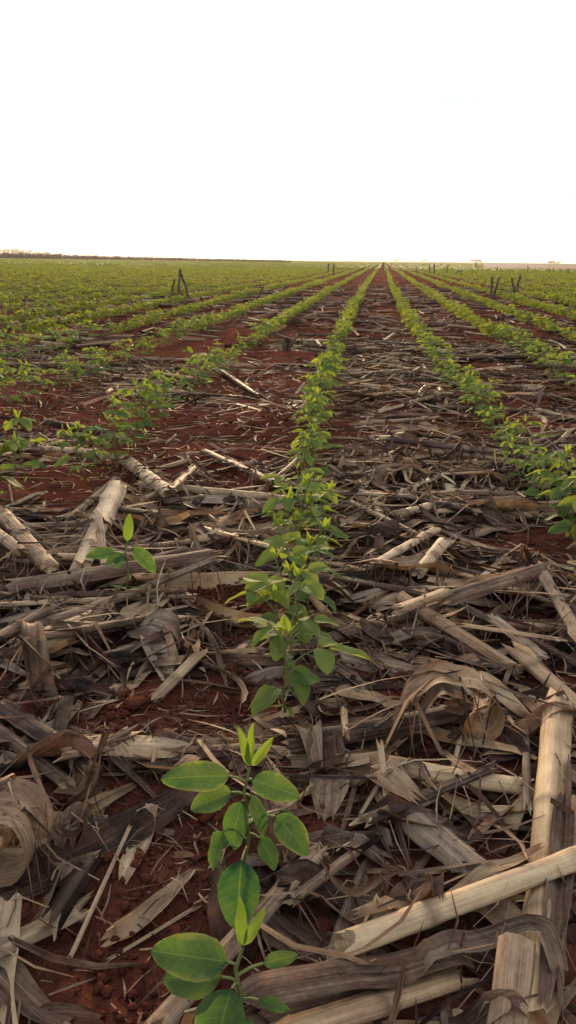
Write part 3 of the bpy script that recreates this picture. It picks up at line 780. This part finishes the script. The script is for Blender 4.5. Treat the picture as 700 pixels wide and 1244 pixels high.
# ------------------------------------------------------------------ soybean plants
LT = np.array([0, .07, .18, .34, .52, .70, .85, .95, 1.0]); LW = np.array([.04, .50, .85, 1.0, .98, .82, .56, .29, .03])
def blade(L, W, fold, droop, light, yellow, nx=7, nt=9, wave=.03):
    t = np.interp(np.linspace(0, 1, nt), np.linspace(0, 1, len(LT)), LT); s = np.linspace(-1, 1, nx)
    w = np.interp(t, LT, LW) * W / 2
    X = s[None, :] * w[:, None]
    Y = np.broadcast_to((t * L)[:, None], X.shape) * 1.0
    Z = fold * np.abs(X) - droop * (t ** 2)[:, None] * L + wave * L * np.sin(t * 9 + rng.uniform(0, 6))[:, None] * s[None, :] ** 2 * rng.choice([-1, 1])
    Z = Z + .015 * L * np.sin(s * 3 + rng.uniform(0, 6))[None, :] * np.sin(np.pi * t)[:, None]
    i = np.arange(nt * nx).reshape(nt, nx)
    Q = np.stack([i[:-1, :-1], i[:-1, 1:], i[1:, 1:], i[1:, :-1]], -1).reshape(-1, 4)
    UV = np.stack([np.broadcast_to(s, X.shape), np.broadcast_to(t[:, None], X.shape)], -1).reshape(-1, 2)
    C = np.zeros((nt * nx, 4)); C[:, 0] = light; C[:, 1] = yellow; C[:, 3] = 1
    return np.stack([X, Y, Z], -1).reshape(-1, 3), Q, UV, C
def orient(az, pitch, roll, at):
    """leaf frame: +Y along (az, pitch), +Z its upper side"""
    d = np.array([math.cos(az) * math.cos(pitch), math.sin(az) * math.cos(pitch), math.sin(pitch)])
    side = np.array([math.sin(az), -math.cos(az), 0.0])
    up = np.cross(side, d)
    s2 = side * math.cos(roll) + up * math.sin(roll); u2 = -side * math.sin(roll) + up * math.cos(roll)
    return np.stack([s2, d, u2], 0), np.asarray(at)
def put(b, fr): return b[0] @ fr[0] + fr[1], b[1], b[2], b[3]
def tube(path, r0, r1, sides=6):
    path = np.asarray(path, float); n = len(path)
    tg = np.gradient(path, axis=0); tg /= np.linalg.norm(tg, axis=1)[:, None]
    ref = np.where(np.abs(tg[:, 2:3]) > .9, np.array([[1.0, 0, 0]]), np.array([[0, 0, 1.0]]))
    a = np.cross(tg, ref); a /= np.linalg.norm(a, axis=1)[:, None]; b = np.cross(tg, a)
    th = np.linspace(0, 2 * np.pi, sides, endpoint=False); r = np.linspace(r0, r1, n)
    V = path[:, None] + r[:, None, None] * (np.cos(th)[None, :, None] * a[:, None] + np.sin(th)[None, :, None] * b[:, None])
    i = np.arange(n * sides).reshape(n, sides); j = np.roll(i, -1, 1)
    return V.reshape(-1, 3), np.stack([i[:-1], i[1:], j[1:], j[:-1]], -1).reshape(-1, 4)
def D(a): return math.radians(a)
def plant_parts(h, leaves, lean=(0, 0), lod=0):
    """leaves: (kind, height fraction, azimuth deg, petiole elevation deg, petiole length, L, W, pitch deg, roll deg, light, yellow)
       returns [(name, material, mesh arrays, children)] in plant space"""
    nt, nx = (9, 7) if lod == 0 else (6, 5)
    zz = np.linspace(-.02, h, 8)
    zig = .0025 * np.sin(zz / h * 14)
    st = np.stack([lean[0] * (zz / h) ** 1.5 * h + zig, lean[1] * (zz / h) ** 1.5 * h, zz], -1)
    out = [('stem', 'stem', (*tube(st, .0021, .0012), None, None), [])]
    def at(f): return np.array([np.interp(f * h, zz, st[:, k]) for k in range(3)])
    for kind, f, az, pe, pl, L, W, pit, rol, li, ye in leaves:
        a = at(f); az = D(az); pe = D(pe)
        e = a + pl * np.array([math.cos(az) * math.cos(pe), math.sin(az) * math.cos(pe), math.sin(pe)])
        mid = (a + e) / 2 + np.array([0, 0, pl * .08])
        pet = tube([a, mid, e], .0011, .0009, 5)
        if kind == 'tri':
            kids = []
            for da, sc_, dl in ((0, 1.0, .010), (68, .88, .0), (-68, .88, .0)):
                b = blade(L * sc_ * rng.uniform(.93, 1.07), W * sc_, .26, rng.uniform(.08, .32), li + rng.uniform(-.12, .12), ye, nx, nt)
                fr_ = orient(az + D(da), D(pit + rng.uniform(-14, 10)), D(rol + rng.uniform(-18, 18)), e + dl * np.array([math.cos(az), math.sin(az), 0]))
                kids.append(('leaflet', 'leaf', put(b, fr_), []))
            out.append(('trifoliate_leaf', 'stem', (*pet, None, None), kids))
        else:
            b = blade(L, W, .45 if kind == 'bud' else .18, rng.uniform(.05, .2) if kind == 'bud' else rng.uniform(.15, .42), li, ye, nx, nt, .045)
            g = put(b, orient(az, D(pit), D(rol), e))
            kids = [('leaf_stalk', 'stem', (*pet, None, None), [])] if kind != 'bud' else []
            out.append(('young_leaf' if kind == 'bud' else 'cotyledon' if kind == 'cot' else 'leaf', 'young' if kind == 'bud' else 'leaf', g, kids))
    return out
def random_leaves(stage):
    a0 = rng.uniform(0, 360); Ls = []
    fu = {0: .55, 1: .42, 2: .36}[stage]
    for k in (0, 1):
        Ls.append(('cot', fu * .55, a0 + 90 + 180 * k + rng.normal(0, 12), 20, .004, .014, .008, -20, 0, .7, .8))
        L = rng.uniform(.040, .054)
        Ls.append(('leaf', fu, a0 + 180 * k + rng.normal(0, 14), 35, rng.uniform(.010, .018), L, L * rng.uniform(.62, .76), rng.uniform(-14, 14), rng.uniform(-25, 25), rng.uniform(.1, .55), rng.uniform(0, .8)))
    n_tri = {0: 1, 1: 2, 2: 4}[stage]
    for k in range(n_tri):
        f = fu + (1 - fu) * (k + 1) / (n_tri + .6)
        L = rng.uniform(.036, .052) * (1 - .12 * k / max(1, n_tri - 1) if n_tri > 1 else .9)
        Ls.append(('tri', f, a0 + 90 + 180 * k + rng.normal(0, 25), rng.uniform(38, 62), rng.uniform(.03, .055) * (1 - .15 * k), L, L * rng.uniform(.56, .68), rng.uniform(-26, 12), rng.uniform(-20, 20), rng.uniform(.25, .95), rng.uniform(0, .5)))
    for k in range(3):
        L = rng.uniform(.015, .027)
        Ls.append(('bud', .99, a0 + 120 * k + rng.normal(0, 20), 60, .004, L, L * rng.uniform(.28, .4), rng.uniform(58, 84), rng.uniform(-30, 30), rng.uniform(.3, .9), .2))
    return Ls
def arrays_mesh(name, arr, mat):
    V, Q, UV, C = arr
    return mesh_np(name, V, Q, None, UV if UV is not None else np.zeros((len(V), 2)), C, M[mat])
def to_data(parts): return [(n, arrays_mesh(n, g, m), to_data(k)) for n, m, g, k in parts]
def place_plant(data, loc, rz, scale, label, group):
    root = link('soybean_plant', None, label=label, cat='plant', group=group, loc=loc, rz=rz, scale=scale)
    root.empty_display_size = .05
    for n, me, kids in data:
        o = link(n, me, root)
        for n2, me2, _ in kids: link(n2, me2, o)
    return root

LI = [('leaf', .86, 176, 20, .006, .054, .033, 6, 42, .45, .9), ('leaf', .74, 244, 10, .008, .054, .040, -44, 5, .35, .25), ('leaf', .74, 168, 5, .010, .048, .032, -12, 36, .6, .4),
      ('leaf', .78, 8, 25, .018, .024, .012, 12, -40, .6, .2), ('leaf', .55, 290, -10, .008, .026, .016, -60, 10, .4, .2), ('bud', .98, 110, 80, .003, .036, .0095, 84, 0, .4, .1), ('bud', .98, 20, 60, .003, .028, .0085, 62, -50, .5, .1),
      ('leaf', .6, 350, 10, .012, .022, .010, -10, -30, .5, .1), ('cot', .25, 0, 10, .004, .014, .008, -20, 0, .7, .8), ('cot', .25, 180, 10, .004, .014, .008, -20, 0, .7, .8)]
LII = [('leaf', .9, 184, 25, .014, .058, .029, 2, 42, .5, .95), ('leaf', .92, 340, 15, .004, .042, .026, -6, -42, .45, .8), ('leaf', .82, 190, 15, .010, .038, .025, -14, 34, .55, .5),
       ('leaf', .78, 235, 10, .004, .042, .026, -58, 10, .3, .1), ('leaf', .46, 262, 12, .024, .056, .040, -58, 5, .12, .1), ('leaf', .66, 335, 20, .026, .042, .028, -34, -30, .45, .9), ('leaf', .62, 205, -5, .02, .038, .022, -60, 10, .35, .1),
       ('leaf', .55, 320, 5, .012, .028, .022, -40, 0, .35, .2), ('leaf', .82, 322, 10, .006, .036, .019, -50, 0, .4, .3), ('leaf', .50, 165, 10, .010, .027, .020, -25, 20, .4, .3), ('leaf', .6, 0, 30, .03, .02, .008, -30, 0, .5, .1),
       ('bud', .99, 150, 75, .003, .034, .009, 76, 40, .5, .1), ('bud', .99, 60, 80, .003, .038, .0095, 84, 0, .5, .1), ('bud', .99, 20, 50, .003, .030, .009, 52, -50, .6, .1)]
LONE = [('leaf', .80, 185, 15, .016, .046, .024, -4, 40, .3, .3), ('leaf', .84, 350, 30, .014, .052, .028, -40, -45, .4, .7), ('bud', .97, 80, 70, .003, .044, .018, 70, -20, .3, .2), ('leaf', .82, 200, 0, .004, .032, .022, -25, 30, .3, .1),
        ('cot', .25, 175, 30, .008, .022, .009, 20, 0, .7, .4), ('cot', .25, 5, 30, .008, .022, .009, 10, 0, .7, .4), ('leaf', .8, 250, 10, .008, .026, .018, -30, 0, .4, .2)]
protos = []
for k in range(12):
    stage = 0 if k < 3 else 1 if k < 7 else 2
    h = {0: rng.uniform(.095, .115), 1: rng.uniform(.12, .145), 2: rng.uniform(.15, .185)}[stage]
    protos.append((stage, to_data(plant_parts(h, random_leaves(stage), rng.normal(0, .12, 2)))))
# plants farther off: stem and foliage only, each one mesh
mids = []
for k in range(10):
    stage = 1 if k < 3 else 2
    h = {1: rng.uniform(.10, .13), 2: rng.uniform(.13, .165)}[stage]
    pp = plant_parts(h, random_leaves(stage), rng.normal(0, .12, 2), lod=1)
    fo, sb, yb = Bag(), Bag(), Bag()
    for n, m, g, kids in pp:
        for n_, m_, g_, _ in [(n, m, g, None)] + kids:
            if n_ == 'stem': sb.add(g_[0], g_[1])
            elif m_ == 'stem': fo.add(g_[0], g_[1])
            elif m_ == 'young': yb.add(g_[0], g_[1], None, g_[2], g_[3])
            else: fo.add(g_[0], g_[1], None, g_[2], g_[3])
    mids.append([('stem', sb.mesh('stem', M['stem']), []), ('foliage', fo.mesh('foliage', M['leaf']), []), ('young_leaves', yb.mesh('young_leaves', M['young']), [])])

spots_ = []                                   # (row, y, x)
for (u, v), lv, h, z in (((291, 1288), LI, .102, 0), ((300, 1092), LII, .130, 0), ((157, 742), LONE, .10, 0)):
    p = P(u, v, .012)
    data = to_data(plant_parts(h, [(*q[:5], q[5] * .9, q[6] * .8, *q[7:9], q[9] * (.35 if q[0] == 'leaf' else .4), q[10]) for q in lv]))
    where = {1288: 'nearest soybean seedling at the bottom edge, with a broad leaf pointing left', 1092: 'second soybean seedling from the camera, with leaves spread left and right',
             742: 'lone small seedling among stalks at the left, away from its row'}[v]
    place_plant(data, (p[0], p[1], float(ground_z(p[0], p[1])) + .012), 0, 1.0, where, 'soybean seedlings')
near_c = [((345, 884), 1, .86), ((362, 868), 0, .9), ((350, 832), 1, .9), ((338, 815), 0, .9), ((368, 800), 1, .84), ((354, 775), 1, .9), ((376, 762), 0, .95), ((358, 740), 1, .9), ((378, 722), 1, .86), ((350, 712), 0, .95), ((368, 694), 1, .95), ((384, 678), 1, .85), ((362, 668), 1, .9)]
cand = []
for (u, v), st_, s_ in (((18, 603), 2, .95), ((2, 612), 1, 1.0), ((32, 590), 1, .9), ((-14, 610), 2, .9), ((92, 580), 1, .9), ((700, 668), 2, .95), ((690, 650), 1, 1.0), ((676, 636), 2, .9)):
    p = P(u, v, .01); cand.append((-1 if u < 300 else 1, p[1], p[0], st_, s_))
for (u, v), st_, s_ in near_c:
    p = P(u, v, .01); cand.append((0, p[1], p[0], st_, s_ * rng.uniform(.9, 1.05)))
for i in range(-60, 38):
    y = {0: 1.17, 1: 1.25, -1: 1.78}.get(i, .6)
    while y < 46:
        if not in_view(float(row_x(y)) + i * ROW, y, 1.0): y += .4; continue
        x = float(row_x(y)) + i * ROW + rng.normal(0, .012)
        if (in_view(x, y, .12) or (y > 2.5 and in_view(x, y, .9))) and rng.random() > .03 + .25 * max(0.0, float(vnoise(x * 2.1, y * 1.3, 33)) - .55):
            st_ = 2 if y > 1.6 else int(rng.integers(1, 3))
            cand.append((i, y, x, st_, rng.uniform(.68, 1.02) * (.82 + .36 * float(vnoise(x * 1.7 + 40, y * .9, 31))) * float(np.interp(y, [1.6, 2.6, 4.0], [.86, .96, .90])) * (1.08 if i == 1 and y < 4 else 1)))
        y += rng.uniform(.05, .11) if y < 12 else rng.uniform(.08, .14)
cand.sort(key=lambda c: c[1] * c[1] + c[2] * c[2])
ROWN = {0: 'middle soybean row'}
for i in range(1, 61):
    w = {1: 'first', 2: 'second', 3: 'third', 4: 'fourth', 5: 'fifth', 6: 'sixth'}.get(i, ordinal(i))
    ROWN[i] = f'{w} soybean row right of the middle'; ROWN[-i] = f'{w} soybean row left of the middle'
cnt = {0: 2}
seen_ = [c for c in cand if in_view(c[2], c[1], .12)]
rest_plants = seen_[297:] + [c for c in cand if not in_view(c[2], c[1], .12)]
for k, (i, y, x, st_, s_) in enumerate(seen_[:297]):
    cnt[i] = cnt.get(i, 0) + 1
    lab = f'{["small", "young", "leafy"][st_]} green plant, {ordinal(cnt[i])} from the camera in the {ROWN[i]}'
    z = float(ground_z(x, y))
    if math.hypot(x, y) < 3.1:
        d = protos[int(rng.choice([j for j, pr in enumerate(protos) if pr[0] == st_]))][1]
    else: d = mids[int(rng.integers(len(mids)))]
    place_plant(d, (x, y, z), rng.uniform(0, 6.28), s_, lab, 'soybean seedlings')

# the rest of the field, too many to count
def leaf_quads(n, spread, hgt, size):
    """a light plant: folded leaf quads; returns V (n*6,3), Q"""
    Vs, Qs = [], []
    for k in range(n):
        a = rng.uniform(0, 6.28); rr = spread * math.sqrt(rng.random()); zc = hgt * rng.uniform(.3, 1.0)
        b = np.array([[-.5, .35, .0], [0, 0, -.08], [.5, .35, 0], [-.42, .7, 0], [0, 1.0, -.12], [.42, .7, 0]]) * size * rng.uniform(.7, 1.2)
        fr_ = orient(a + rng.normal(0, .6), rng.uniform(-.7, .5), rng.uniform(-.6, .6), (rr * math.cos(a) * .6, rr * math.sin(a) * .6, zc))
        Vs.append(b @ fr_[0] + fr_[1]); Qs.append(np.array([(0, 1, 4, 3), (1, 2, 5, 4)]) + k * 6)
    return np.concatenate(Vs), np.concatenate(Qs)
far = Bag()
lodA = [leaf_quads(20, .054, .130, .041) for _ in range(12)]
lodB = [leaf_quads(8, .050, .120, .052) for _ in range(12)]
ga, gb = [], []
for i, y, x, st_, s_ in rest_plants: (ga if y < 16 else gb).append((x, y, s_))
def scatter(pts, lod, turn=True):
    for x, y, s_ in pts:
        V, Q = lod[int(rng.integers(len(lod)))]
        a = rng.uniform(0, 6.28) if turn else -.107; c, s2 = math.cos(a) * s_, math.sin(a) * s_
        W = np.stack([V[:, 0] * c - V[:, 1] * s2 + x, V[:, 0] * s2 + V[:, 1] * c + y, V[:, 2] * s_], -1)
        C = np.zeros((len(V), 4)); C[:, 0] = np.repeat(np.clip(rng.normal(.6, .22, len(V) // 6), 0, 1), 6)
        far.add(W, Q, None, None, C)
scatter(ga, lodA)
def bare_limit(x, y):                          # the bare field at the far right
    return (x > .222 * y) & (y > 62 + (x - .19 * y) * -.0) & (y < 230)
scatter([p for p in gb], lodB)
lodC = [(v_ * np.array([.45, 2.2, 1]), q_) for v_, q_ in [leaf_quads(9, .11, .120, .11) for _ in range(12)]]
pc = []
while len(pc) < 32000:
    y = 44 * (300 / 44) ** rng.random(); x = rng.uniform(-1, 1) * (.37 * y + 1)
    if y > 60 and bare_limit(np.float64(x), np.float64(y)): continue
    rowi = round((x - float(row_x(y))) / ROW) * ROW + float(row_x(y))
    pc.append((rowi + rng.normal(0, .04), y, rng.uniform(.9, 1.15)))
scatter(pc, lodC, False)
link('soybean_field', far.mesh('soybean_field', M['far_leaf']), label='rows of young soybeans running on to the horizon', cat='crop', kind='stuff')

# ------------------------------------------------------------------ residue farther off
far_res = Bag()
for _ in range(2400):
    y = math.sqrt(rng.uniform(4.6 ** 2, 16 ** 2)); x = rng.uniform(-1, 1) * (.37 * y + .4)
    if rng.random() > .15 + .6 * float(cover(x, y)): continue
    L = rng.uniform(.08, .42); yaw = rng.normal(0, .6) if rng.random() < .6 else rng.uniform(0, 3.14); r = rng.uniform(.006, .015)
    d = np.array([math.cos(yaw), math.sin(yaw)]) * L / 2
    z = float(ground_z(x, y)) + .01
    ax = np.array([x - d[0], y - d[1], z + rng.uniform(0, .03)]), np.array([x + d[0], y + d[1], z + rng.uniform(0, .03)])
    V, Q = tube([ax[0], (ax[0] + ax[1]) / 2, ax[1]], r, r, 5)
    far_res.add(V, Q, None, np.stack([V[:, 2] * 2, V[:, 0] + V[:, 1]], -1), tint_of(float(np.clip(rng.normal(.5, .17), .15, .95)), rng.uniform(.2, .7), len(V)))
def flats(n, y0, y1, wl, ll, hmax):
    y = y0 * (y1 / y0) ** rng.random(n); x = rng.uniform(-1, 1, n) * (.37 * y + .9)
    keep = rng.random(n) < (.08 + .72 * cover(x, y)) * np.clip(1.15 - y / 60, .5, 1); x, y = x[keep], y[keep]; n = len(x)
    a = rng.normal(0, .9, n); L = rng.uniform(*ll, n) / 2; w = rng.uniform(*wl, n) / 2; z = ground_z(x, y) + rng.uniform(.003, hmax, n)
    dz = rng.normal(0, .25, n) * L; tz = rng.normal(0, .5, n) * w
    ca, sa = np.cos(a), np.sin(a)
    V = np.stack([np.stack([x + ca * L * p - sa * w * q, y + sa * L * p + ca * w * q, np.maximum(z + dz * p + tz * q, .001)], -1) for p, q in ((-1, -1), (1, -.6), (1, .6), (-1, 1))], 1).reshape(-1, 3)
    Q = np.arange(n * 4).reshape(n, 4)
    C = np.zeros((n * 4, 4)); C[:, 0] = np.repeat(np.clip(rng.normal(.40, .20, n), .1, .95), 4); C[:, 1] = np.repeat(rng.uniform(.1, .9, n), 4)
    UV = np.stack([np.tile([0, 0, .02, .02], n) + np.repeat(rng.uniform(0, 9, n), 4), np.tile([0, .1, .1, 0], n) + np.repeat(rng.uniform(0, 9, n), 4)], -1)
    far_res.add(V, Q, None, UV, C)
flats(10000, 1.9, 8, (.003, .015), (.02, .16), .025)
flats(18000, 6, 60, (.008, .026), (.05, .22), .03)
link('distant_crop_residue', far_res.mesh('distant_crop_residue', M['dusty']), label='scattered corn residue between the far soybean rows', cat='litter', kind='stuff')

# ------------------------------------------------------------------ standing broken stalks in the field
def stub(base_px, tip_pxs, wpx, label, leafy=True):
    b = P(*base_px, 0.0); dist = np.linalg.norm(b - np.array([0, 0, H_CAM]))
    root = link('standing_stalk', None, label=label, cat='stalk', group='standing broken corn stalks', loc=(b[0], b[1], 0))
    for k, (pts) in enumerate(tip_pxs):
        q = np.array([PY(u, v, b[1] + .02 * k) for u, v in pts]) - np.array([b[0], b[1], 0])
        q[0, 2] = min(q[0, 2], 0.0)
        n = 9; t = np.linspace(0, 1, n); tq = np.linspace(0, 1, len(q))
        path = np.stack([np.interp(t, tq, q[:, j]) for j in range(3)], -1); path[1:, :2] += rng.normal(0, .004, (n - 1, 2))
        r = wpx * dist / F_PX / 2
        V, Q = tube(path, r, r * .8, 7)
        V[-7:, 2] += rng.uniform(-1, 1, 7) * r * 1.5
        link('cane', mesh_np('cane', V, Q, None, np.stack([V[:, 0], V[:, 2]], -1), tint_of(.34, .5, len(V)), M['deadstalk']), root)
    for _ in range(3 if leafy else 0):
        e = np.array([rng.uniform(-.06, .06), 0, 0]); top = np.array([rng.normal(0, .02), 0, rng.uniform(.06, .2)])
        p = np.stack([np.interp(np.linspace(0, 1, 8), [0, .4, 1], [top[j], top[j] + e[j] + (.03 if j == 2 else 0), e[j] * 3 + (0.02 if j == 2 else 0)]) for j in range(3)], -1)
        g = ribbon_geo(p, (rng.normal(0, .6), 1, 0), rng.uniform(.012, .03), nx=4, light=rng.uniform(.25, .5), twist=rng.normal(0, 1))
        link('dry_blade', mesh_np('dry_blade', g[0], g[1], None, g[3], g[4], M['husk']), root)
stub((218, 368), [[(216, 370), (217, 345), (219, 328)], [(231, 360), (225, 345), (219, 329)], [(209, 368), (210, 348), (213, 340)]], 3.2, 'dark broken stalk bent over like an arch among the left-hand rows')
stub((598, 362), [[(597, 364), (597, 352), (598, 336)], [(599, 363), (603, 350), (607, 336)]], 3.2, 'forked dark stalk stub standing in the right-hand field')
stub((628, 366), [[(627, 368), (629, 350), (632, 334)], [(624, 367), (624, 350), (622, 338)]], 3.2, 'ragged dark stalk stub right of the forked one')
stub((346, 430), [[(345, 432), (346, 420), (349, 411)], [(351, 431), (350, 420), (352, 412)]], 6, 'short dark stump between the left-hand and middle rows')
stub((313, 365), [[(312, 366), (315, 358), (320, 348)]], 2.6, 'thin leaning dark stalk among the left-hand rows')
stub((340, 357), [[(340, 358), (343, 353), (348, 346)]], 2.2, 'small leaning stalk right of the thin leaning one', False)
stub((400, 334), [[(399, 335), (399, 321)], [(405, 335), (406, 320)]], 2.2, 'far pair of upright dark stalks left of the vanishing rows', False)
stub((524, 335), [[(522, 336), (522, 322)], [(527, 336), (528, 321)]], 1.8, 'far pair of upright dark stalks right of the vanishing rows', False)
stub((553, 337), [[(548, 338), (554, 331), (562, 328)], [(562, 330), (560, 332)]], 1.5, 'small bent dark stalk in the far right-hand field', False)
stub((82, 342), [[(80, 344), (86, 340), (92, 339)]], 2, 'small fallen dark stalk in the far left-hand field', False)
for k, (u, v, t_) in enumerate(((578, 329, 318), (604, 331, 325), (641, 333, 323), (667, 333, 326), (672, 332, 325), (690, 334, 327), (506, 332, 324), (543, 333, 324), (466, 331, 318))):
    stub((u, v), [[(u, v + .5), (u + .6, t_)]], 1.3, f'tiny upright stalk near the horizon at the right, {ordinal(k + 1)} of a scattered few', False)

# ------------------------------------------------------------------ far strips, stubble and trees
def sheet(name, pts, z, mat):
    V = np.array([(x, y, z) for x, y in pts]); link(name, mesh_np(name, V, None, [(0, k, k + 1) for k in range(1, len(pts) - 1)], mat=M[mat], smooth=False), kind='structure')
sheet('bare_field', [(14.2, 64), (400, 64), (700, 225), (50, 225)], .03, 'bare')
sheet('far_field', [(-2600, 231), (2600, 231), (2600, 3900), (-2600, 3900)], .035, 'farfield')
stb = Bag()
for _ in range(5200):
    y = rng.uniform(112, 150); t_ = rng.random() ** 1.4
    x = -.37 * y - 3 + t_ * (.37 * y + 3)
    hgt = rng.uniform(.4, .8) * (1.25 - .75 * t_) * (1.35 if rng.random() < .08 else 1)
    lean = rng.normal(0, .18, 2) * hgt; w = rng.uniform(.012, .03)
    V = np.array([(x - w, y, 0), (x + w, y, 0), (x + w + lean[0], y + lean[1], hgt), (x - w + lean[0], y + lean[1], hgt), (x, y - w, 0), (x, y + w, 0), (x + lean[0], y + w + lean[1], hgt), (x + lean[0], y - w + lean[1], hgt)])
    stb.add(V, [(0, 1, 2, 3), (4, 5, 6, 7)])
link('corn_stubble', stb.mesh('corn_stubble', M['deadstalk'], False), label='brown band of standing dead stubble along the left horizon', cat='stubble', kind='stuff')

def far_tree(u, dist, hgt, wid, label):
    hgt *= .75
    x = ray(u, 318)[0] / ray(u, 318)[1] * dist
    root = link('distant_tree', None, label=label, cat='tree', group='trees on the horizon', loc=(x, dist, 0))
    tb = Bag(); V, Q = tube([(0, 0, -.2), (.1, 0, hgt * .4), (.15, 0, hgt * .75)], hgt * .03, hgt * .012, 7); tb.add(V, Q)
    for k in range(4):
        a = rng.uniform(0, 6.28); V, Q = tube([(.1, 0, hgt * rng.uniform(.3, .5)), (math.cos(a) * wid * .3, math.sin(a) * wid * .3, hgt * .75)], hgt * .012, hgt * .005, 5); tb.add(V, Q)
    link('trunk', tb.mesh('trunk', M['bark']), root)
    cb = Bag(); lobes = [(rng.normal(0, wid * .22), rng.normal(0, wid * .22), hgt * rng.uniform(.28, .78), rng.uniform(.2, .34) * wid) for _ in range(9)]
    for k in range(420):
        lx, ly, lz, lr = lobes[k % 9]; v = rng.standard_normal(3); v *= lr * rng.random() ** .4 / np.linalg.norm(v); v[2] *= min(1.0, hgt / wid * .9)
        s_ = wid * .055; b = rng.standard_normal((4, 3)) * s_ * .8
        cb.add(b + v + [lx, ly, lz], [(0, 1, 2, 3)])
    link('crown', cb.mesh('crown', M['treeleaf'], False), root)
for k, (u, dist, h_, w_, lab) in enumerate((
    (6, 900, 9.5, 14, 'leftmost hazy tree on the horizon'), (20, 880, 10.5, 13, 'hazy tree second from the left on the horizon'), (33, 920, 9, 12, 'hazy tree third from the left on the horizon'),
    (46, 900, 6.1, 13, 'hazy tree fourth from the left on the horizon'), (60, 940, 7.5, 12, 'hazy tree fifth from the left on the horizon'), (72, 960, 6.5, 10, 'hazy tree sixth from the left on the horizon'),
    (575, 700, 3.3, 5, 'left one of two small round trees on the right horizon'), (582, 700, 3.5, 6, 'right one of two small round trees on the right horizon'),
    (482, 900, 3.2, 9, 'low bush on the horizon just right of the vanishing rows'), (516, 1000, 3.2, 9, 'low bush on the horizon between the vanishing rows and the round trees'),
    (672, 900, 3.2, 11, 'low flat bush on the horizon near the right edge'))):
    far_tree(u, dist, h_, w_, lab)

# ------------------------------------------------------------------ labels that single out each stalk and leaf
def strip(c):
    i = math.floor((c[0] - float(row_x(c[1]))) / ROW)
    if i == 0: return 'strip right of the middle row'
    if i == -1: return 'strip left of the middle row'
    return f'{ordinal(i + 1 if i > 0 else -i)} strip {"right" if i > 0 else "left"} of the middle row'
for lst, word in ((STALKS, 'stalk'), (LEAVES, 'leaf')):
    n = {}
    for o, c, light, L, lab in sorted(lst, key=lambda q: q[1][0] ** 2 + q[1][1] ** 2):
        k = strip(c); n[k] = n.get(k, 0) + 1
        size = 'short' if L < .16 else 'long' if L > .3 else ''
        o['label'] = lab or ' '.join(f'{size} {tone(light)} corn {word}, {ordinal(n[k])} nearest in the {k}'.split())

# ------------------------------------------------------------------ evening haze over the plain
hm = bpy.data.materials.new('evening_haze'); hm.use_nodes = True
hn = hm.node_tree; hn.nodes.clear()
ho = hn.nodes.new('ShaderNodeOutputMaterial'); hv = hn.nodes.new('ShaderNodeVolumePrincipled')
hv.inputs['Color'].default_value = (.95, .93, .92, 1); hv.inputs['Density'].default_value = .00022; hv.inputs['Anisotropy'].default_value = .7
hn.links.new(hv.outputs[0], ho.inputs['Volume'])
HB = np.array([(x, y, z) for z in (-1.2, 14.0) for y in (-4100, 4100) for x in (-4100, 4100)])
link('haze', mesh_np('haze', HB, [(0, 2, 3, 1), (4, 5, 7, 6), (0, 1, 5, 4), (2, 6, 7, 3), (0, 4, 6, 2), (1, 3, 7, 5)], mat=hm, smooth=False), label='thin evening haze over the plain', cat='haze', kind='stuff')
